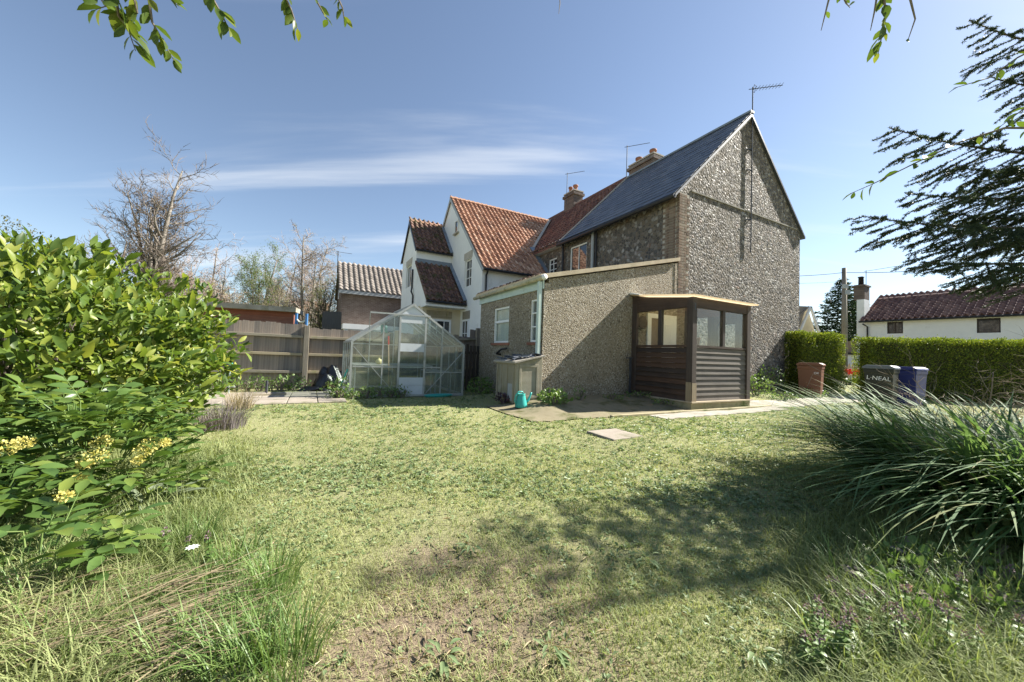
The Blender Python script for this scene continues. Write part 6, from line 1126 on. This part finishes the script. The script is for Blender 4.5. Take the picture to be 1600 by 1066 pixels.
def twig_px(start, pix, Y0, nleaf, ln, seed, parent=OT, org=None, mat=None, me=None, r0=.006):
    R_ = random.Random(seed); org = org or ow; pts = [start]+[at(x, y, Y0+.03*i)-org for i, (x, y) in enumerate(pix)]; n = len(pts); tw = MB().tube(pts, [r0*(1-.8*i/(n-1)) for i in range(n)], 5).build('twig', M['bark'], parent); first = 1
    for k in range(nleaf):
        t_ = first+(n-1-first)*(k+R_.random())/nleaf; i = min(int(t_), n-2); p_ = pts[i].lerp(pts[i+1], t_-i); ax = (pts[i+1]-pts[i]).normalized(); s = ax.orthogonal().normalized(); s.rotate(Matrix.Rotation(R_.uniform(0, 6.28), 3, ax)); d = (ax*.8+s*.9+Vector((0, 0, -.25))).normalized(); l_ = ln*R_.uniform(.6, 1.2); sd = d.cross(Vector((R_.gauss(0, .5), R_.gauss(0, .5), 1))).normalized(); nn = sd.cross(d)
        o = link('leaf', me or OL, None, tw); o.matrix_local = Matrix(((d.x*l_, -sd.x*l_, nn.x*l_, p_.x), (d.y*l_, -sd.y*l_, nn.y*l_, p_.y), (d.z*l_, -sd.z*l_, nn.z*l_, p_.z), (0, 0, 0, 1)))
hub = Vector((.5, 1.2, 2.9))
MB().tube([hub, at(190, -140, 1.25)-ow, at(330, -160, 1.3)-ow, at(480, -150, 1.3)-ow], [.05, .03, .022, .012], 6).build('limb', M['bark'], OT, True)
h1, h2, h3 = at(190, -140, 1.25)-ow, at(330, -160, 1.3)-ow, at(480, -150, 1.3)-ow
for st_, pix, nl, ln, sd in ((h1, [(182, -10), (185, 25), (200, 45), (212, 80)], 15, .075, 1), (h1, [(230, -20), (238, 35), (255, 65), (272, 95)], 16, .062, 2), (h1, [(140, -30), (165, 10), (150, 15)], 7, .07, 3), (h1, [(205, -20), (215, 20), (190, 35)], 8, .066, 31), (h2, [(325, -15), (345, 20), (360, 50)], 10, .058, 4), (h3, [(440, -15), (455, 15), (465, 45)], 9, .05, 5), (h3, [(485, -15), (505, 20), (512, 32)], 5, .036, 6), (h3, [(520, -20), (535, 12), (538, 32)], 6, .036, 7), (h2, [(250, -40), (262, -5), (280, 10)], 5, .05, 8)): twig_px(st_, pix, 1.25, nl, ln, sd)
# second overhanging tree on the right
OT2 = thing('overhanging_tree', 'shrubby tree with long dangling twigs hanging in front of the spruce', 'tree', (3.2, -.9, T(3.2, -.9))); ow2 = Vector((3.2, -.9, T(3.2, -.9))); MB().tube([(0, 0, -.1), (-.1, .2, 1.3), (-.4, .7, 2.5), (-.9, 1.4, 3.0)], [.10, .08, .06, .04], 8).build('trunk', M['bark'], OT2, True)
e1_ = Vector((-.9, 1.4, 3.0)); h4 = at(1340, -130, 1.4)-ow2; MB().tube([e1_, h4, at(1420, -120, 1.5)-ow2], [.03, .018, .01], 6).build('limb', M['bark'], OT2)
for pix, nl, ln, sd in (([(1380, -20), (1384, 25), (1378, 55), (1372, 85)], 15, .055, 11), ([(1300, -20), (1290, 20), (1283, 48)], 1, .03, 12), ([(1312, -18), (1322, 5), (1328, 12)], 3, .04, 13), ([(1372, -15), (1366, 20), (1360, 48)], 1, .03, 14), ([(1420, -10), (1430, 30), (1419, 62)], 1, .025, 15)): twig_px(h4, pix, 1.4, nl, ln, sd, OT2, ow2)
b5 = Vector((.55, 2.2, 2.2)); MB().tube([(-.1, .2, 1.3), (.25, 1.2, 1.9), b5], [.05, .035, .02], 6).build('limb', M['bark'], OT2)
for pix, nl, ln, sd in (([(1640, 200), (1570, 200), (1500, 222), (1430, 255), (1365, 287), (1328, 303)], 20, .058, 21), ([(1650, 60), (1590, 90), (1545, 122), (1490, 138)], 11, .055, 22), ([(1650, 150), (1600, 170), (1560, 200)], 8, .055, 23)): twig_px(b5, pix, 1.75, nl, ln, sd, OT2, ow2, r0=.007)
MB().tube([h1.lerp(h3, .9), at(870, -60, 1.6)-ow, at(875, 5, 1.6)-ow, at(873, 22, 1.6)-ow], [.008, .005, .002, .001], 4).build('twig', M['bark'], OT)
# leafy crown of both overhanging trees, above the twigs that hang down
M['over_mass'] = leafmat('overhead_leaf_mass', [(0, (.05, .09, .018)), (.6, (.10, .15, .025)), (1, (.20, .22, .035))], .4, .5, .4)
def crown(tree_, knots, n, sp, ln):
    kn = np.array([list(k) for k in knots]); seg_ = RNG.integers(0, len(kn)-1, n); f = RNG.random((n, 1)); P = kn[seg_]*(1-f)+kn[seg_+1]*f+RNG.normal(0, 1, (n, 3))*np.array([sp, sp, sp*.45])+np.array([0, -.05, .14]); D = unit(n)+np.array([0, 0, -.3])
    V, F_ = leaf_cloud(P, D, unit(n)+np.array([0, 0, .8]), ln*RNG.uniform(.6, 1.2, n), .5, 'full', .2); tag(link('crown', npmesh('crown', V, F_, True), M['over_mass'], tree_), kind='stuff')
crown(OT, [hub, h1+Vector((0, -.1, .1)), h2+Vector((0, -.1, .1)), h3+Vector((0, -.1, .1))], 700, .13, .06)
crown(OT2, [e1_+Vector((-.1, -.3, .15)), e1_+Vector((0, -.1, .1)), h4+Vector((.1, -.25, .2))], 350, .13, .055)
